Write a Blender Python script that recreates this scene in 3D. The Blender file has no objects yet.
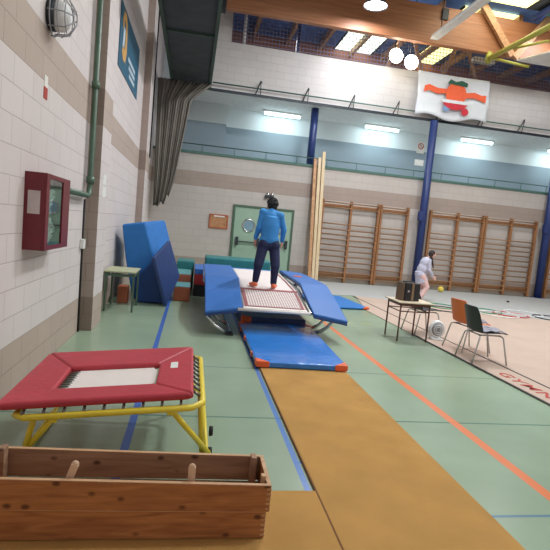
import bpy, math, random
from mathutils import Vector, Matrix, Euler
random.seed(4)
PI=math.pi
sc=bpy.context.scene
COL=sc.collection
# ------------------------------------------------------------------ camera
YAW,PIT,ROL,F,H=0.17413224,0.09355588,-0.09361273,488.3,1.55
def cam_rows():
    cy,sy,cp,sp=math.cos(YAW),math.sin(YAW),math.cos(PIT),math.sin(PIT)
    f=Vector((sy*cp,cy*cp,-sp)); r=Vector((cy,-sy,0)); d=f.cross(r)
    c,s=math.cos(ROL),math.sin(ROL)
    return c*r+s*d, -s*r+c*d, f
CR,CD,CF=cam_rows()
cam=bpy.data.cameras.new('camera'); co=bpy.data.objects.new('camera',cam); COL.objects.link(co)
cam.sensor_width=36; cam.sensor_fit='HORIZONTAL'; cam.lens=F/550*36; cam.clip_end=200
m=Matrix.Identity(4)
for i in range(3):
    m[i][0]=CR[i]; m[i][1]=-CD[i]; m[i][2]=-CF[i]
m.translation=Vector((0,0,H)); co.matrix_world=m; sc.camera=co
# ------------------------------------------------------------------ materials
def lin(c):
    return tuple(((v/255)/12.92 if v/255<=.04045 else ((v/255+.055)/1.055)**2.4) for v in c)
def nt(name):
    mt=bpy.data.materials.new(name); mt.use_nodes=True
    n=mt.node_tree.nodes; l=mt.node_tree.links
    return mt,n,l,n['Principled BSDF']
MATS={}
def mat(name,rgb,rough=.6,metal=0,var=.08,scale=8,bump=0,bscale=60,spec=.5,coat=0,stretch=(1,1,1)):
    mt,n,l,b=nt(name)
    c=lin(rgb); tc=n.new('ShaderNodeTexCoord'); mp=n.new('ShaderNodeMapping'); mp.inputs['Scale'].default_value=stretch
    l.new(tc.outputs['Object'],mp.inputs['Vector'])
    no=n.new('ShaderNodeTexNoise'); no.inputs['Scale'].default_value=scale; no.inputs['Detail'].default_value=4
    l.new(mp.outputs[0],no.inputs['Vector'])
    r=n.new('ShaderNodeValToRGB'); r.color_ramp.elements[0].position=.3; r.color_ramp.elements[1].position=.7
    r.color_ramp.elements[0].color=tuple(v*(1-var) for v in c)+(1,); r.color_ramp.elements[1].color=tuple(min(1,v*(1+var)) for v in c)+(1,)
    l.new(no.outputs['Fac'],r.inputs['Fac']); l.new(r.outputs['Color'],b.inputs['Base Color'])
    b.inputs['Roughness'].default_value=rough; b.inputs['Metallic'].default_value=metal
    b.inputs['Specular IOR Level'].default_value=spec; b.inputs['Coat Weight'].default_value=coat
    if bump:
        n2=n.new('ShaderNodeTexNoise'); n2.inputs['Scale'].default_value=bscale; l.new(tc.outputs['Object'],n2.inputs['Vector'])
        bp=n.new('ShaderNodeBump'); bp.inputs['Strength'].default_value=bump; bp.inputs['Distance'].default_value=.02
        l.new(n2.outputs['Fac'],bp.inputs['Height']); l.new(bp.outputs[0],b.inputs['Normal'])
    MATS[name]=mt; return mt
def emit(name,rgb,s):
    mt,n,l,b=nt(name); c=lin(rgb)+(1,)
    b.inputs['Base Color'].default_value=c; b.inputs['Emission Color'].default_value=c; b.inputs['Emission Strength'].default_value=s
    return mt
def math_(n,l,op,a,bv=None,c=None):
    x=n.new('ShaderNodeMath'); x.operation=op
    for i,v in enumerate((a,bv,c)):
        if v is None: continue
        if isinstance(v,(int,float)): x.inputs[i].default_value=v
        else: l.new(v,x.inputs[i])
    return x.outputs[0]
def block_mat(name,axis,light=(212,202,200),tan=(180,162,150),plain=None,bands=True,stripe=None):
    """concrete block wall: courses .2205 m; tan double courses at the foot and at 2.65 m"""
    mt,n,l,b=nt(name)
    g=n.new('ShaderNodeNewGeometry'); s=n.new('ShaderNodeSeparateXYZ'); l.new(g.outputs['Position'],s.inputs[0])
    cb=n.new('ShaderNodeCombineXYZ'); l.new(s.outputs[axis],cb.inputs['X']); l.new(s.outputs['Z'],cb.inputs['Y'])
    br=n.new('ShaderNodeTexBrick'); l.new(cb.outputs[0],br.inputs['Vector'])
    br.inputs['Scale'].default_value=1; br.inputs['Brick Width'].default_value=.441; br.inputs['Row Height'].default_value=.2205
    br.inputs['Mortar Size'].default_value=.005; br.inputs['Mortar Smooth'].default_value=.4; br.inputs['Bias'].default_value=0
    br.inputs['Color1'].default_value=(1,1,1,1); br.inputs['Color2'].default_value=(.96,.955,.95,1); br.inputs['Mortar'].default_value=(.78,.76,.75,1)
    z=s.outputs['Z']
    a=math_(n,l,'LESS_THAN',z,.441); u=math_(n,l,'MULTIPLY',math_(n,l,'GREATER_THAN',z,2.646),math_(n,l,'LESS_THAN',z,3.087))
    msk=math_(n,l,'MAXIMUM',a,u)
    mx=n.new('ShaderNodeMix'); mx.data_type='RGBA'; mx.inputs[6].default_value=lin(light)+(1,); mx.inputs[7].default_value=lin(tan)+(1,)
    if bands: l.new(msk,mx.inputs[0])
    else: mx.inputs[0].default_value=0
    m2=n.new('ShaderNodeMix'); m2.data_type='RGBA'; m2.blend_type='MULTIPLY'; m2.inputs[0].default_value=1
    l.new(mx.outputs[2],m2.inputs[6]); l.new(br.outputs['Color'],m2.inputs[7])
    no=n.new('ShaderNodeTexNoise'); no.inputs['Scale'].default_value=1.3; no.inputs['Detail'].default_value=6; l.new(g.outputs['Position'],no.inputs['Vector'])
    r=n.new('ShaderNodeValToRGB'); r.color_ramp.elements[0].color=(.9,.9,.9,1); r.color_ramp.elements[1].color=(1.04,1.03,1.02,1); l.new(no.outputs['Fac'],r.inputs['Fac'])
    m3=n.new('ShaderNodeMix'); m3.data_type='RGBA'; m3.blend_type='MULTIPLY'; m3.inputs[0].default_value=1
    l.new(m2.outputs[2],m3.inputs[6]); l.new(r.outputs[0],m3.inputs[7]); l.new(m3.outputs[2],b.inputs['Base Color'])
    bp=n.new('ShaderNodeBump'); bp.inputs['Strength'].default_value=.5; bp.inputs['Distance'].default_value=.01; bp.invert=True
    l.new(br.outputs['Fac'],bp.inputs['Height']); l.new(bp.outputs[0],b.inputs['Normal'])
    b.inputs['Roughness'].default_value=.7
    return mt
def gallery_mat():
    mt,n,l,b=nt('gallery_paint')
    g=n.new('ShaderNodeNewGeometry'); s=n.new('ShaderNodeSeparateXYZ'); l.new(g.outputs['Position'],s.inputs[0])
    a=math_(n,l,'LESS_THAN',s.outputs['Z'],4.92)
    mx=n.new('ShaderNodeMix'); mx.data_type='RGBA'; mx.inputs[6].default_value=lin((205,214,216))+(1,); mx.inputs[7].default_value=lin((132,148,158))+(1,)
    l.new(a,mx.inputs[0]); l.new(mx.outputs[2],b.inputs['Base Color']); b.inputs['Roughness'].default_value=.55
    return mt
def floor_mat():
    mt,n,l,b=nt('green_sports_floor')
    g=n.new('ShaderNodeNewGeometry'); s=n.new('ShaderNodeSeparateXYZ'); l.new(g.outputs['Position'],s.inputs[0])
    X,Y=s.outputs['X'],s.outputs['Y']
    no=n.new('ShaderNodeTexNoise'); no.inputs['Scale'].default_value=.9; no.inputs['Detail'].default_value=5; l.new(g.outputs['Position'],no.inputs['Vector'])
    r=n.new('ShaderNodeValToRGB'); r.color_ramp.elements[0].position=.3; r.color_ramp.elements[1].position=.75
    r.color_ramp.elements[0].color=lin((136,154,130))+(1,); r.color_ramp.elements[1].color=lin((152,171,147))+(1,)
    l.new(no.outputs['Fac'],r.inputs['Fac']); cur=r.outputs[0]
    def rect(x0,x1,y0,y1,c,fac=.9,slant=0):
        nonlocal cur
        xx=X
        k=math_(n,l,'MULTIPLY',math_(n,l,'GREATER_THAN',xx,x0),math_(n,l,'LESS_THAN',xx,x1))
        k2=math_(n,l,'MULTIPLY',math_(n,l,'GREATER_THAN',Y,y0),math_(n,l,'LESS_THAN',Y,y1))
        k=math_(n,l,'MULTIPLY',math_(n,l,'MULTIPLY',k,k2),fac)
        mx=n.new('ShaderNodeMix'); mx.data_type='RGBA'; l.new(k,mx.inputs[0]); l.new(cur,mx.inputs[6]); mx.inputs[7].default_value=lin(c)+(1,)
        cur=mx.outputs[2]
    rect(-20,20,5.205,5.23,(70,110,100),.6); rect(-20,20,3.815,3.84,(60,105,95),.7); rect(-20,20,7.9,7.92,(90,125,110),.5)
    rect(.8,3.77,2.43,2.455,(60,110,150),.7); rect(.79,1.2,3.06,3.09,(70,120,190))
    rect(-.365,-.31,-2,12,(45,90,180)); rect(.785,.825,-2,12,(75,120,195))
    rect(2.355,2.44,-2,12,(226,120,70)); rect(2.75,2.98,8.28,8.32,(210,200,80),.7); rect(3.1,3.3,8.28,8.32,(210,200,80),.7)
    l.new(cur,b.inputs['Base Color']); b.inputs['Roughness'].default_value=.27; b.inputs['Specular IOR Level'].default_value=.55
    n2=n.new('ShaderNodeTexNoise'); n2.inputs['Scale'].default_value=3; l.new(g.outputs['Position'],n2.inputs['Vector'])
    bp=n.new('ShaderNodeBump'); bp.inputs['Strength'].default_value=.06; bp.inputs['Distance'].default_value=.02; l.new(n2.outputs['Fac'],bp.inputs['Height']); l.new(bp.outputs[0],b.inputs['Normal'])
    return mt
def wood_mat(name,a,c,stretch=(1,12,12),scale=3,rough=.5,knots=False):
    mt,n,l,b=nt(name)
    tc=n.new('ShaderNodeTexCoord'); mp=n.new('ShaderNodeMapping'); mp.inputs['Scale'].default_value=stretch
    l.new(tc.outputs['Object'],mp.inputs['Vector'])
    no=n.new('ShaderNodeTexNoise'); no.inputs['Scale'].default_value=scale; no.inputs['Detail'].default_value=6; no.inputs['Distortion'].default_value=.8
    l.new(mp.outputs[0],no.inputs['Vector'])
    r=n.new('ShaderNodeValToRGB'); r.color_ramp.elements[0].position=.3; r.color_ramp.elements[1].position=.7
    r.color_ramp.elements[0].color=lin(a)+(1,); r.color_ramp.elements[1].color=lin(c)+(1,)
    l.new(no.outputs['Fac'],r.inputs['Fac']); cur=r.outputs[0]
    if knots:
        m2=n.new('ShaderNodeMapping'); m2.inputs['Scale'].default_value=(1,1,1.5); l.new(tc.outputs['Object'],m2.inputs['Vector'])
        vo=n.new('ShaderNodeTexVoronoi'); vo.inputs['Scale'].default_value=8.5; l.new(m2.outputs[0],vo.inputs['Vector'])
        rr=n.new('ShaderNodeValToRGB'); rr.color_ramp.elements[0].position=.09; rr.color_ramp.elements[1].position=.22
        rr.color_ramp.elements[0].color=(.16,.08,.06,1); rr.color_ramp.elements[1].color=(1,1,1,1); l.new(vo.outputs['Distance'],rr.inputs['Fac'])
        mx=n.new('ShaderNodeMix'); mx.data_type='RGBA'; mx.blend_type='MULTIPLY'; mx.inputs[0].default_value=.85; l.new(cur,mx.inputs[6]); l.new(rr.outputs[0],mx.inputs[7]); cur=mx.outputs[2]
    l.new(cur,b.inputs['Base Color']); b.inputs['Roughness'].default_value=rough
    return mt
M=dict(
 left_block=block_mat('left_blocks','Y'), back_block=block_mat('back_blocks','X',(192,184,178),(166,150,140)),
 plain_block=block_mat('upper_blocks','X',(200,196,194),bands=False),
 tan_block=block_mat('pilaster_blocks','X',(168,150,140),(144,126,116)),
 gallery=gallery_mat(), floor=floor_mat(),
 white=mat('white_paint',(212,212,210),.6), offwhite=mat('off_white',(225,222,215),.55),
 green_paint=mat('green_paint',(74,108,98),.45), pipe_green=mat('pipe_green',(76,100,82),.4), door=mat('door_green',(148,174,154),.5,var=.04),
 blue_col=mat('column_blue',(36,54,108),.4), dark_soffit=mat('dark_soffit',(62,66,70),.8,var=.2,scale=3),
 deck=mat('roof_sheet_blue',(84,122,190),.6,var=.2,scale=2), darkroof=mat('roof_dark',(60,68,72),.8),
 glulam=wood_mat('glulam',(150,96,62),(178,120,82),(.4,6,8),2,.45), timber=wood_mat('timber',(170,120,80),(205,160,120),(6,.5,6),2,.5),
 redwood=wood_mat('back_timber',(150,88,62),(178,110,80),(.4,6,8),2,.5), palewood=wood_mat('pale_wood',(205,180,140),(226,204,170),(8,8,.6),3,.5),
 barwood=wood_mat('bar_wood',(140,94,58),(164,114,74),(6,6,1),3,.45), rungwood=wood_mat('rung_wood',(138,104,74),(160,124,92),(1,8,8),3,.4),
 crate=wood_mat('crate_wood',(142,86,48),(186,124,74),(1.5,8,14),2.2,.55,True), crate_in=wood_mat('crate_inside',(138,104,78),(170,132,104),(1.5,8,14),2.2,.65,True), edge=wood_mat('crate_edge',(178,134,96),(204,164,126),(1.5,8,14),3,.6),
 pegwood=wood_mat('peg_wood',(206,170,140),(226,194,166),(8,8,1),3,.6),
 ochre=mat('ochre_carpet',(186,142,84),.95,var=.1,scale=3,bump=.35,bscale=350,spec=.1), under=mat('mat_foam_edge',(120,80,50),.9),
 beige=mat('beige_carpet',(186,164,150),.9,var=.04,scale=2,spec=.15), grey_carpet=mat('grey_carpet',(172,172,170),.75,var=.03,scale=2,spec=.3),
 blackline=mat('black_tape',(32,32,36),.7), redtext=mat('red_print',(172,62,54),.8),
 red_pad=mat('red_vinyl',(180,54,66),.5,var=.08,scale=4,bump=.15,bscale=25), white_bed=mat('white_webbing',(226,216,210),.7,var=.03), yellow=mat('yellow_frame',(232,208,60),.35,var=.05),
 spring=mat('spring_steel',(120,115,110),.35,.8), chrome=mat('chrome',(200,200,200),.2,1,var=.02), rubber=mat('black_rubber',(28,28,30),.7),
 blue_pad=mat('blue_vinyl_pad',(50,104,176),.5,var=.05,scale=4), blue_mat=mat('blue_mat',(36,122,212),.2,var=.08,scale=3,bump=.5,bscale=9,coat=.3), orange=mat('orange_corner',(226,98,50),.5),
 navy_mat=mat('navy_mat',(34,58,108),.45,bump=.3,bscale=12), crash=mat('crash_mat_blue',(34,112,186),.5,bump=.3,bscale=5), crash2=mat('crash_mat_deep',(22,66,136),.5,bump=.3,bscale=5),
 blackside=mat('mat_underside',(22,24,30),.7), teal=mat('teal_vinyl',(44,120,122),.45), teal_lt=mat('teal_top',(92,150,150),.5), rust=mat('rust_vinyl',(170,92,62),.6), redfoam=mat('red_foam',(176,42,46),.6),
 redweb=mat('red_springs',(150,84,86),.6), bedgrey=mat('bed_fabric',(214,204,202),.7),
 cab_red=mat('cabinet_red',(108,20,36),.35), label=mat('label_grey',(196,184,184),.6), hose=mat('hose_canvas',(196,204,200),.5),
 poster=mat('poster_teal',(28,92,120),.4,var=.05), p_orange=mat('poster_orange',(214,160,84),.5), p_white=mat('poster_white',(190,205,215),.5),
 banner=mat('banner_cloth',(214,218,224),.8,var=.03), b_orange=mat('banner_orange',(226,96,58),.8), b_red=mat('banner_red',(196,48,62),.8), b_green=mat('banner_green',(40,84,66),.8), b_blue=mat('banner_blue',(120,150,190),.8),
 curtain=mat('curtain_cloth',(128,122,114),.9,var=.12,scale=2), net=mat('net_cord',(128,128,150),.8), cord=mat('black_cord',(30,30,32),.7),
 cork=wood_mat('cork_board',(160,112,76),(190,140,98),(3,3,3),4,.7), glass=mat('porthole_glass',(120,150,165),.1), speaker=mat('speaker_black',(28,30,34),.5), brownstripe=mat('speaker_tan',(128,104,80),.6),
 brownmetal=mat('brown_desk_steel',(96,58,46),.4), desktop=mat('desk_laminate',(214,196,172),.5), tabletop=mat('pale_green_top',(178,180,146),.5),
 ch_orange=mat('orange_plastic',(234,122,64),.4,var=.03), ch_black=mat('black_plastic',(34,36,42),.4,var=.03), cloth=mat('grey_cloth',(150,146,158),.9,var=.35,scale=30), fan_white=mat('fan_white',(225,225,225),.5), fan_grey=mat('fan_grey',(150,150,155),.5),
 ballm=mat('yellow_ball',(228,200,84),.5), skin=mat('skin',(206,146,116),.55,var=.04), skin_lt=mat('skin_light',(226,176,160),.6,var=.03), hairb=mat('black_hair',(20,18,20),.8,var=.2,scale=60,bump=.6,bscale=80),
 hairbr=mat('brown_hair',(48,34,30),.7), shirt=mat('blue_shirt',(58,138,208),.75,var=.06,scale=6), trousers=mat('navy_trousers',(28,34,72),.8,var=.1,scale=6), foot=mat('orange_sock',(236,120,82),.7), whitetop=mat('pale_top',(184,184,202),.8), pinkleg=mat('pink_tights',(226,186,182),.8), stripe=mat('white_stripe',(196,198,214),.7),
 hoop_g=mat('hoop_green',(60,140,100),.4), hoop_r=mat('hoop_red',(190,60,60),.4), hoop_w=mat('hoop_white',(232,232,232),.4), hoop_k=mat('hoop_black',(40,40,44),.4),
 lampglow=emit('lamp_glow',(235,238,255),26), lampwarm=emit('lamp_warm',(255,246,225),22), tube=emit('fluorescent_glow',(214,244,250),7), skyl=emit('skylight_day',(222,240,226),4.0), skyy=emit('skylight_yellow',(246,240,170),3.0),
 lampbody=mat('lamp_body',(150,155,160),.3,.7), legsteel=mat('leg_steel',(186,184,182),.3,.35), soffit_green=mat('soffit_green',(58,76,66),.6), dark_metal=mat('dark_metal',(50,54,60),.5,.3), boom=mat('boom_yellow',(168,164,70),.45), socket=mat('socket_white',(225,225,220),.5),
)
# ------------------------------------------------------------------ mesh builder
def sub(a,b): return (a[0]-b[0],a[1]-b[1],a[2]-b[2])
class MB:
    def __init__(s): s.v=[]; s.f=[]; s.m=[]; s.mi=0
    def add(s,vs,fs):
        o=len(s.v); s.v+= [tuple(v) for v in vs]; s.f+=[tuple(i+o for i in f) for f in fs]; s.m+=[s.mi]*len(fs); return s
    def hexa(s,p): # p: 4 bottom ccw, 4 top ccw
        return s.add(p,[(3,2,1,0),(4,5,6,7),(0,1,5,4),(1,2,6,5),(2,3,7,6),(3,0,4,7)])
    def box(s,x0,x1,y0,y1,z0,z1):
        return s.hexa([(x0,y0,z0),(x1,y0,z0),(x1,y1,z0),(x0,y1,z0),(x0,y0,z1),(x1,y0,z1),(x1,y1,z1),(x0,y1,z1)])
    def obox(s,c,sz,rot=(0,0,0)):
        R=Euler(rot).to_matrix(); c=Vector(c); hx,hy,hz=[q/2 for q in sz]
        return s.hexa([c+R@Vector(p) for p in ((-hx,-hy,-hz),(hx,-hy,-hz),(hx,hy,-hz),(-hx,hy,-hz),(-hx,-hy,hz),(hx,-hy,hz),(hx,hy,hz),(-hx,hy,hz))])
    def bar(s,a,b,w,h,up=(0,0,1)):
        a=Vector(a);b=Vector(b);d=(b-a).normalized();u=Vector(up)
        if abs(d.dot(u))>.98: u=Vector((1,0,0))
        x=d.cross(u).normalized()*w/2; y=x.cross(d).normalized()*h/2
        return s.hexa([a-x-y,a+x-y,a+x+y,a-x+y,b-x-y,b+x-y,b+x+y,b-x+y])
    def tube(s,path,r,n=10,closed=False,caps=True):
        P=[Vector(p) for p in path]; k=len(P); R=r if isinstance(r,(list,tuple)) else [r]*k
        T=[]
        for i in range(k):
            a=P[(i-1)%k] if (closed or i>0) else P[i]; b=P[(i+1)%k] if (closed or i<k-1) else P[i]
            T.append((b-a).normalized())
        u=Vector((0,0,1)) if abs(T[0].z)<.9 else Vector((1,0,0))
        u=(u-T[0]*u.dot(T[0])).normalized(); vs=[]
        for i in range(k):
            u=(u-T[i]*u.dot(T[i])).normalized(); w=T[i].cross(u)
            for j in range(n):
                a=2*PI*j/n; vs.append(P[i]+(u*math.cos(a)+w*math.sin(a))*R[i])
        fs=[]
        for i in range(k if closed else k-1):
            for j in range(n):
                a=i*n+j;b=i*n+(j+1)%n;c=((i+1)%k)*n+(j+1)%n;d=((i+1)%k)*n+j; fs.append((a,b,c,d))
        if caps and not closed: fs.append(tuple(range(n))[::-1]); fs.append(tuple((k-1)*n+j for j in range(n)))
        return s.add(vs,fs)
    def ell(s,c,r,rot=(0,0,0),nu=16,nv=10):
        R=Euler(rot).to_matrix(); c=Vector(c); vs=[c+R@Vector((0,0,-r[2]))]
        for i in range(1,nv):
            t=-PI/2+PI*i/nv
            for j in range(nu):
                a=2*PI*j/nu; vs.append(c+R@Vector((r[0]*math.cos(t)*math.cos(a),r[1]*math.cos(t)*math.sin(a),r[2]*math.sin(t))))
        vs.append(c+R@Vector((0,0,r[2]))); fs=[]
        for j in range(nu): fs.append((0,1+(j+1)%nu,1+j)); e=1+(nv-2)*nu; fs.append((e+j,e+(j+1)%nu,len(vs)-1))
        for i in range(nv-2):
            for j in range(nu): a=1+i*nu+j;b=1+i*nu+(j+1)%nu; fs.append((a,b,b+nu,a+nu))
        return s.add(vs,fs)
    def cap(s,a,b,ra,rb,n=12):
        s.tube([a,b],[ra,rb],n); s.ell(a,(ra,)*3,nu=n,nv=8); s.ell(b,(rb,)*3,nu=n,nv=8); return s
    def lathe(s,prof,c=(0,0,0),n=24,rot=(0,0,0)):
        R=Euler(rot).to_matrix(); c=Vector(c); vs=[]; k=len(prof)
        for r,z in prof:
            for j in range(n): a=2*PI*j/n; vs.append(c+R@Vector((r*math.cos(a),r*math.sin(a),z)))
        fs=[(i*n+j,i*n+(j+1)%n,(i+1)*n+(j+1)%n,(i+1)*n+j) for i in range(k-1) for j in range(n)]
        fs.append(tuple(range(n))[::-1]); fs.append(tuple((k-1)*n+j for j in range(n)))
        return s.add(vs,fs)
    def poly(s,pts,off):
        n=len(pts); a=[Vector(p) for p in pts]; b=[p+Vector(off) for p in a]
        return s.add(a+b,[tuple(range(n))[::-1],tuple(range(n,2*n))]+[(i,(i+1)%n,(i+1)%n+n,i+n) for i in range(n)])
    def build(s,name,mt,parent=None,smooth=False,bevel=0,origin=None,seg=2):
        if parent is not None: o0=Vector(parent['_o'])
        elif origin is not None: o0=Vector(origin)
        else:
            xs=[v[0] for v in s.v];ys=[v[1] for v in s.v];zs=[v[2] for v in s.v]
            o0=Vector(((min(xs)+max(xs))/2,(min(ys)+max(ys))/2,min(zs)))
        me=bpy.data.meshes.new(name); me.from_pydata([sub(v,o0) for v in s.v],[],s.f)
        for q in (mt if isinstance(mt,(list,tuple)) else [mt]): me.materials.append(q)
        me.polygons.foreach_set('material_index',s.m)
        import bmesh
        bm=bmesh.new(); bm.from_mesh(me); bmesh.ops.recalc_face_normals(bm,faces=bm.faces); bm.to_mesh(me); bm.free()
        if smooth: me.polygons.foreach_set('use_smooth',[True]*len(me.polygons))
        me.update(); o=bpy.data.objects.new(name,me); COL.objects.link(o); o['_o']=tuple(o0)
        if parent is not None: o.parent=parent
        else: o.location=o0
        if bevel:
            md=o.modifiers.new('bevel','BEVEL'); md.width=bevel; md.segments=seg; md.limit_method='ANGLE'; md.angle_limit=.6
        return o
def tag(o,label,cat,group=None,kind=None):
    if label: o['label']=label
    if cat: o['category']=cat
    if group: o['group']=group
    if kind: o['kind']=kind
    return o
def thing(name,label,cat,loc=(0,0,0),group=None):
    o=bpy.data.objects.new(name,None); COL.objects.link(o); o.location=loc; o['_o']=tuple(loc); o.empty_display_size=.1
    return tag(o,label,cat,group)
def struct(o,label=None,cat=None): o['kind']='structure'; 
def S(mb,name,mt,label,cat,**k):
    o=mb.build(name,mt,**k); tag(o,label,cat,kind='structure'); return o
def copy_tree(o,parent=None):
    c=o.copy(); COL.objects.link(c)
    if parent is not None: c.parent=parent
    for ch in list(o.children): copy_tree(ch,c)
    return c
# ------------------------------------------------------------------ the hall
WX=-1.37; BY=15.5; RX=17.0
S(MB().box(WX-.2,RX,-3,20,-.2,0),'floor',M['floor'],'glossy green sports floor with painted court lines','floor')
S(MB().box(WX-.25,WX,-3,BY+4.5,0,9.1),'wall_left',M['left_block'],'cream concrete block wall on the left with two tan bands','wall')
S(MB().box(WX,RX,BY,BY+.25,0,3.62),'wall_back',M['back_block'],'cream block wall below the gallery with a tan band','wall')
S(MB().box(RX,RX+.25,-3,20,0,9.1),'wall_right',M['left_block'],'cream block wall closing the hall on the right','wall')
for i,(y0,y1) in enumerate(((6.6,7.25),(12.05,12.75))):
    b=MB(); b.box(WX,WX+.16,y0,y1,0,9.0)
    o=S(b,'wall_pilaster',[M['tan_block'],M['left_block']],['tan block pilaster on the left wall beside the green pipe','tan block pilaster on the left wall beyond the teal poster'][i],'pilaster')
    for p in o.data.polygons:
        if p.normal.x>.9: p.material_index=1
# gallery
S(MB().box(WX,RX,17.5,17.7,3.4,7.6),'wall_gallery',M['gallery'],'white and grey-blue painted wall at the back of the gallery','wall')
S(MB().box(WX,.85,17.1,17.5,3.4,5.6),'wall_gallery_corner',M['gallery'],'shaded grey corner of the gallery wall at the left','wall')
S(MB().box(WX,RX,BY+.25,17.5,3.3,3.45),'floor_gallery',M['white'],'gallery floor behind the railing','floor')
S(MB().box(WX,RX,BY,17.5,5.56,5.66),'ceiling_gallery',M['white'],'white ceiling above the gallery','ceiling')
b=MB(); b.box(.2,RX,BY,BY+.25,5.66,7.05); b.box(.2,.72,BY,BY+.25,7.05,9.0)
S(b,'wall_upper',M['plain_block'],'pale block wall above the gallery opening','wall')
S(MB().box(WX,RX,BY-.03,BY+.28,3.62,3.7),'trim_1',M['green_paint'],'green sill along the gallery edge','trim')
S(MB().box(.2,RX,BY-.04,BY,5.54,5.62),'trim_2',M['dark_metal'],'dark edge under the upper wall','trim')
rl=thing('gallery_railing','thin green railing running along the gallery edge','railing',(6,BY+.1,3.7))
MB().tube([(WX+.05,BY+.1,3.92),(RX,BY+.1,3.92)],.016,8).build('rail',M['green_paint'],rl,True)
for i in range(18): MB().tube([(-.9+i*1.0,BY+.1,3.7),(-.9+i*1.0,BY+.1,3.92)],.012,6).build('post',M['green_paint'],rl,True)
rl=thing('pipe_rail','green pipe on black brackets along the foot of the upper wall','rail',(6,BY-.15,5.66))
MB().tube([(.25,BY-.14,5.76),(RX,BY-.14,5.76)],.022,8).build('pipe',M['green_paint'],rl,True)
for i in range(11):
    x=1.7+i*1.5
    MB().bar((x-.12,BY-.05,5.6),(x,BY-.2,5.98),.025,.025).bar((x+.04,BY-.05,5.6),(x,BY-.2,5.98),.02,.02).bar((x,BY-.2,5.98),(x+.06,BY-.02,5.98),.02,.02).build('bracket',M['dark_metal'],rl)
# soffit over the left edge
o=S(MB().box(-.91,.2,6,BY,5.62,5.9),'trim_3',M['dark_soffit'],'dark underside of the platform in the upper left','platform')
b=MB(); b.box(-.96,-.89,6,BY,5.55,5.66); b.box(.15,.22,6,BY,5.55,5.7); b.box(-.91,.2,11.2,11.26,5.56,5.63); b.box(-.91,.2,7.2,7.26,5.56,5.63); b.box(-.91,.2,15.3,15.4,5.52,5.62)
S(b,'trim_4',M['soffit_green'],'green steel edge beams under the dark platform','trim')
# columns
def column(x,y,z0,z1,lab):
    c=thing('blue_column',lab,'column',(x,y,z0),'blue steel columns')
    MB().tube([(x,y,z0+.02),(x,y,z1)],.125,20).build('shaft',M['blue_col'],c,True)
    MB().box(x-.17,x+.17,y-.17,y+.15,z0,z0+.02).build('base_plate',M['blue_col'],c)
    c['kind']='structure'; return c
column(3.62,15.95,3.47,5.55,'blue steel column inside the gallery above the tall planks')
for x,l in ((7.47,'blue steel column behind the girl in the pale top'),(12.12,'blue steel column at the right edge of the photo')):
    c=column(x,15.3,0,5.53,l); MB().obox((x-.14,15.2,2.42),(.14,.14,.3)).build('clamp',M['blue_col'],c,bevel=.01)
# ------------------------------------------------------------------ roof
S(MB().box(WX,RX,-3,20,9.0,9.12),'ceiling',[M['deck']],'blue-grey roof sheeting high above the hall','roof')
S(MB().box(WX,RX,-3,14.3,8.96,9.0),'ceiling_inner',[M['darkroof']],'dark roof lining in front of the beam','roof')
S(MB().box(WX,RX,19.8,20,3,9.0),'wall_far',M['redwood'],'reddish timber cladding behind the upper net','wall')
S(MB().box(WX,RX,17.7,19.8,7.6,7.7),'trim_5',M['white'],'roof slab over the gallery','slab')
gb=thing('glulam_beam','large orange-brown laminated timber beam spanning the hall','beam',(8,14.6,7.58))
MB().box(.3,RX,14.5,14.7,7.58,8.68).build('beam',M['glulam'],gb,bevel=.01)
for x_ in (6.9,11.6): MB().box(x_,x_+.2,14.44,14.5,8.3,8.62).build('bolt_plate',M['dark_metal'],gb)
MB().box(.22,.45,14.4,14.8,7.55,8.75).build('shoe',M['dark_metal'],gb)
gb['kind']='structure'
for i in range(10):
    x=1.75+i*1.32
    o=S(MB().box(x-.06,x+.06,14.7,19.8,8.72,8.96),'purlin',M['timber'],'timber purlin running under the roof sheeting','purlin'); o['group']='timber purlins under the roof'
for a,b_,lab in (((8.05,14.38,9.0),(9.3,14.38,7.55),'brown timber strut sloping down right across the beam'),((10.5,14.38,9.0),(9.38,14.36,7.5),'brown timber strut sloping down left across the beam')):
    S(MB().bar(a,b_,.2,.12,(0,1,0)),'roof_strut',M['timber'],lab,'strut')
for k,(x,z) in enumerate(((5.9,8.9),(7.9,8.95))):
    S(MB().bar((x,16.2,7.06),(x+.75,16.2,z),.12,.12,(0,1,0)),'roof_strut',M['timber'],['timber strut left of the banner behind the net','timber strut right of the banner behind the net'][k],'strut')
    S(MB().bar((x+1.5,16.3,7.06),(x+.75,16.3,z),.1,.1,(0,1,0)),'roof_strut',M['timber'],['second timber strut left of the banner behind the net','second timber strut right of the banner behind the net'][k],'strut')
def sky(i,x0,x1,y0,y1,mt,lab):
    t=S(MB().box(x0,x1,y0,y1,8.93,8.955),'window_%d'%i,mt,lab,'skylight')
    b=MB(); 
    for xx in (x0,x1): b.box(xx-.03,xx+.03,y0,y1,8.9,8.96)
    b.build('window_frame',M['dark_metal'],t)
sky(1,5.0,6.55,18.0,19.75,M['skyl'],'pale skylight seen under the beam above the bright wall patch')
sky(2,8.2,9.3,17.8,19.75,M['skyy'],'yellowish skylight seen behind the banner')
sky(3,7.75,9.75,14.75,15.7,M['skyy'],'yellow skylight above the beam at the top right')
sky(4,7.2,9.5,11.6,14.2,M['skyy'],'yellow skylight in front of the beam at the top right')
sky(5,2.2,4.6,2,9,M['skyl'],'unseen long skylight added over the middle of the hall'); sky(6,9.2,11.6,1,8,M['skyl'],'unseen long skylight added over the carpet side')  # both out of view, added to give soft light from the roof
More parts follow.
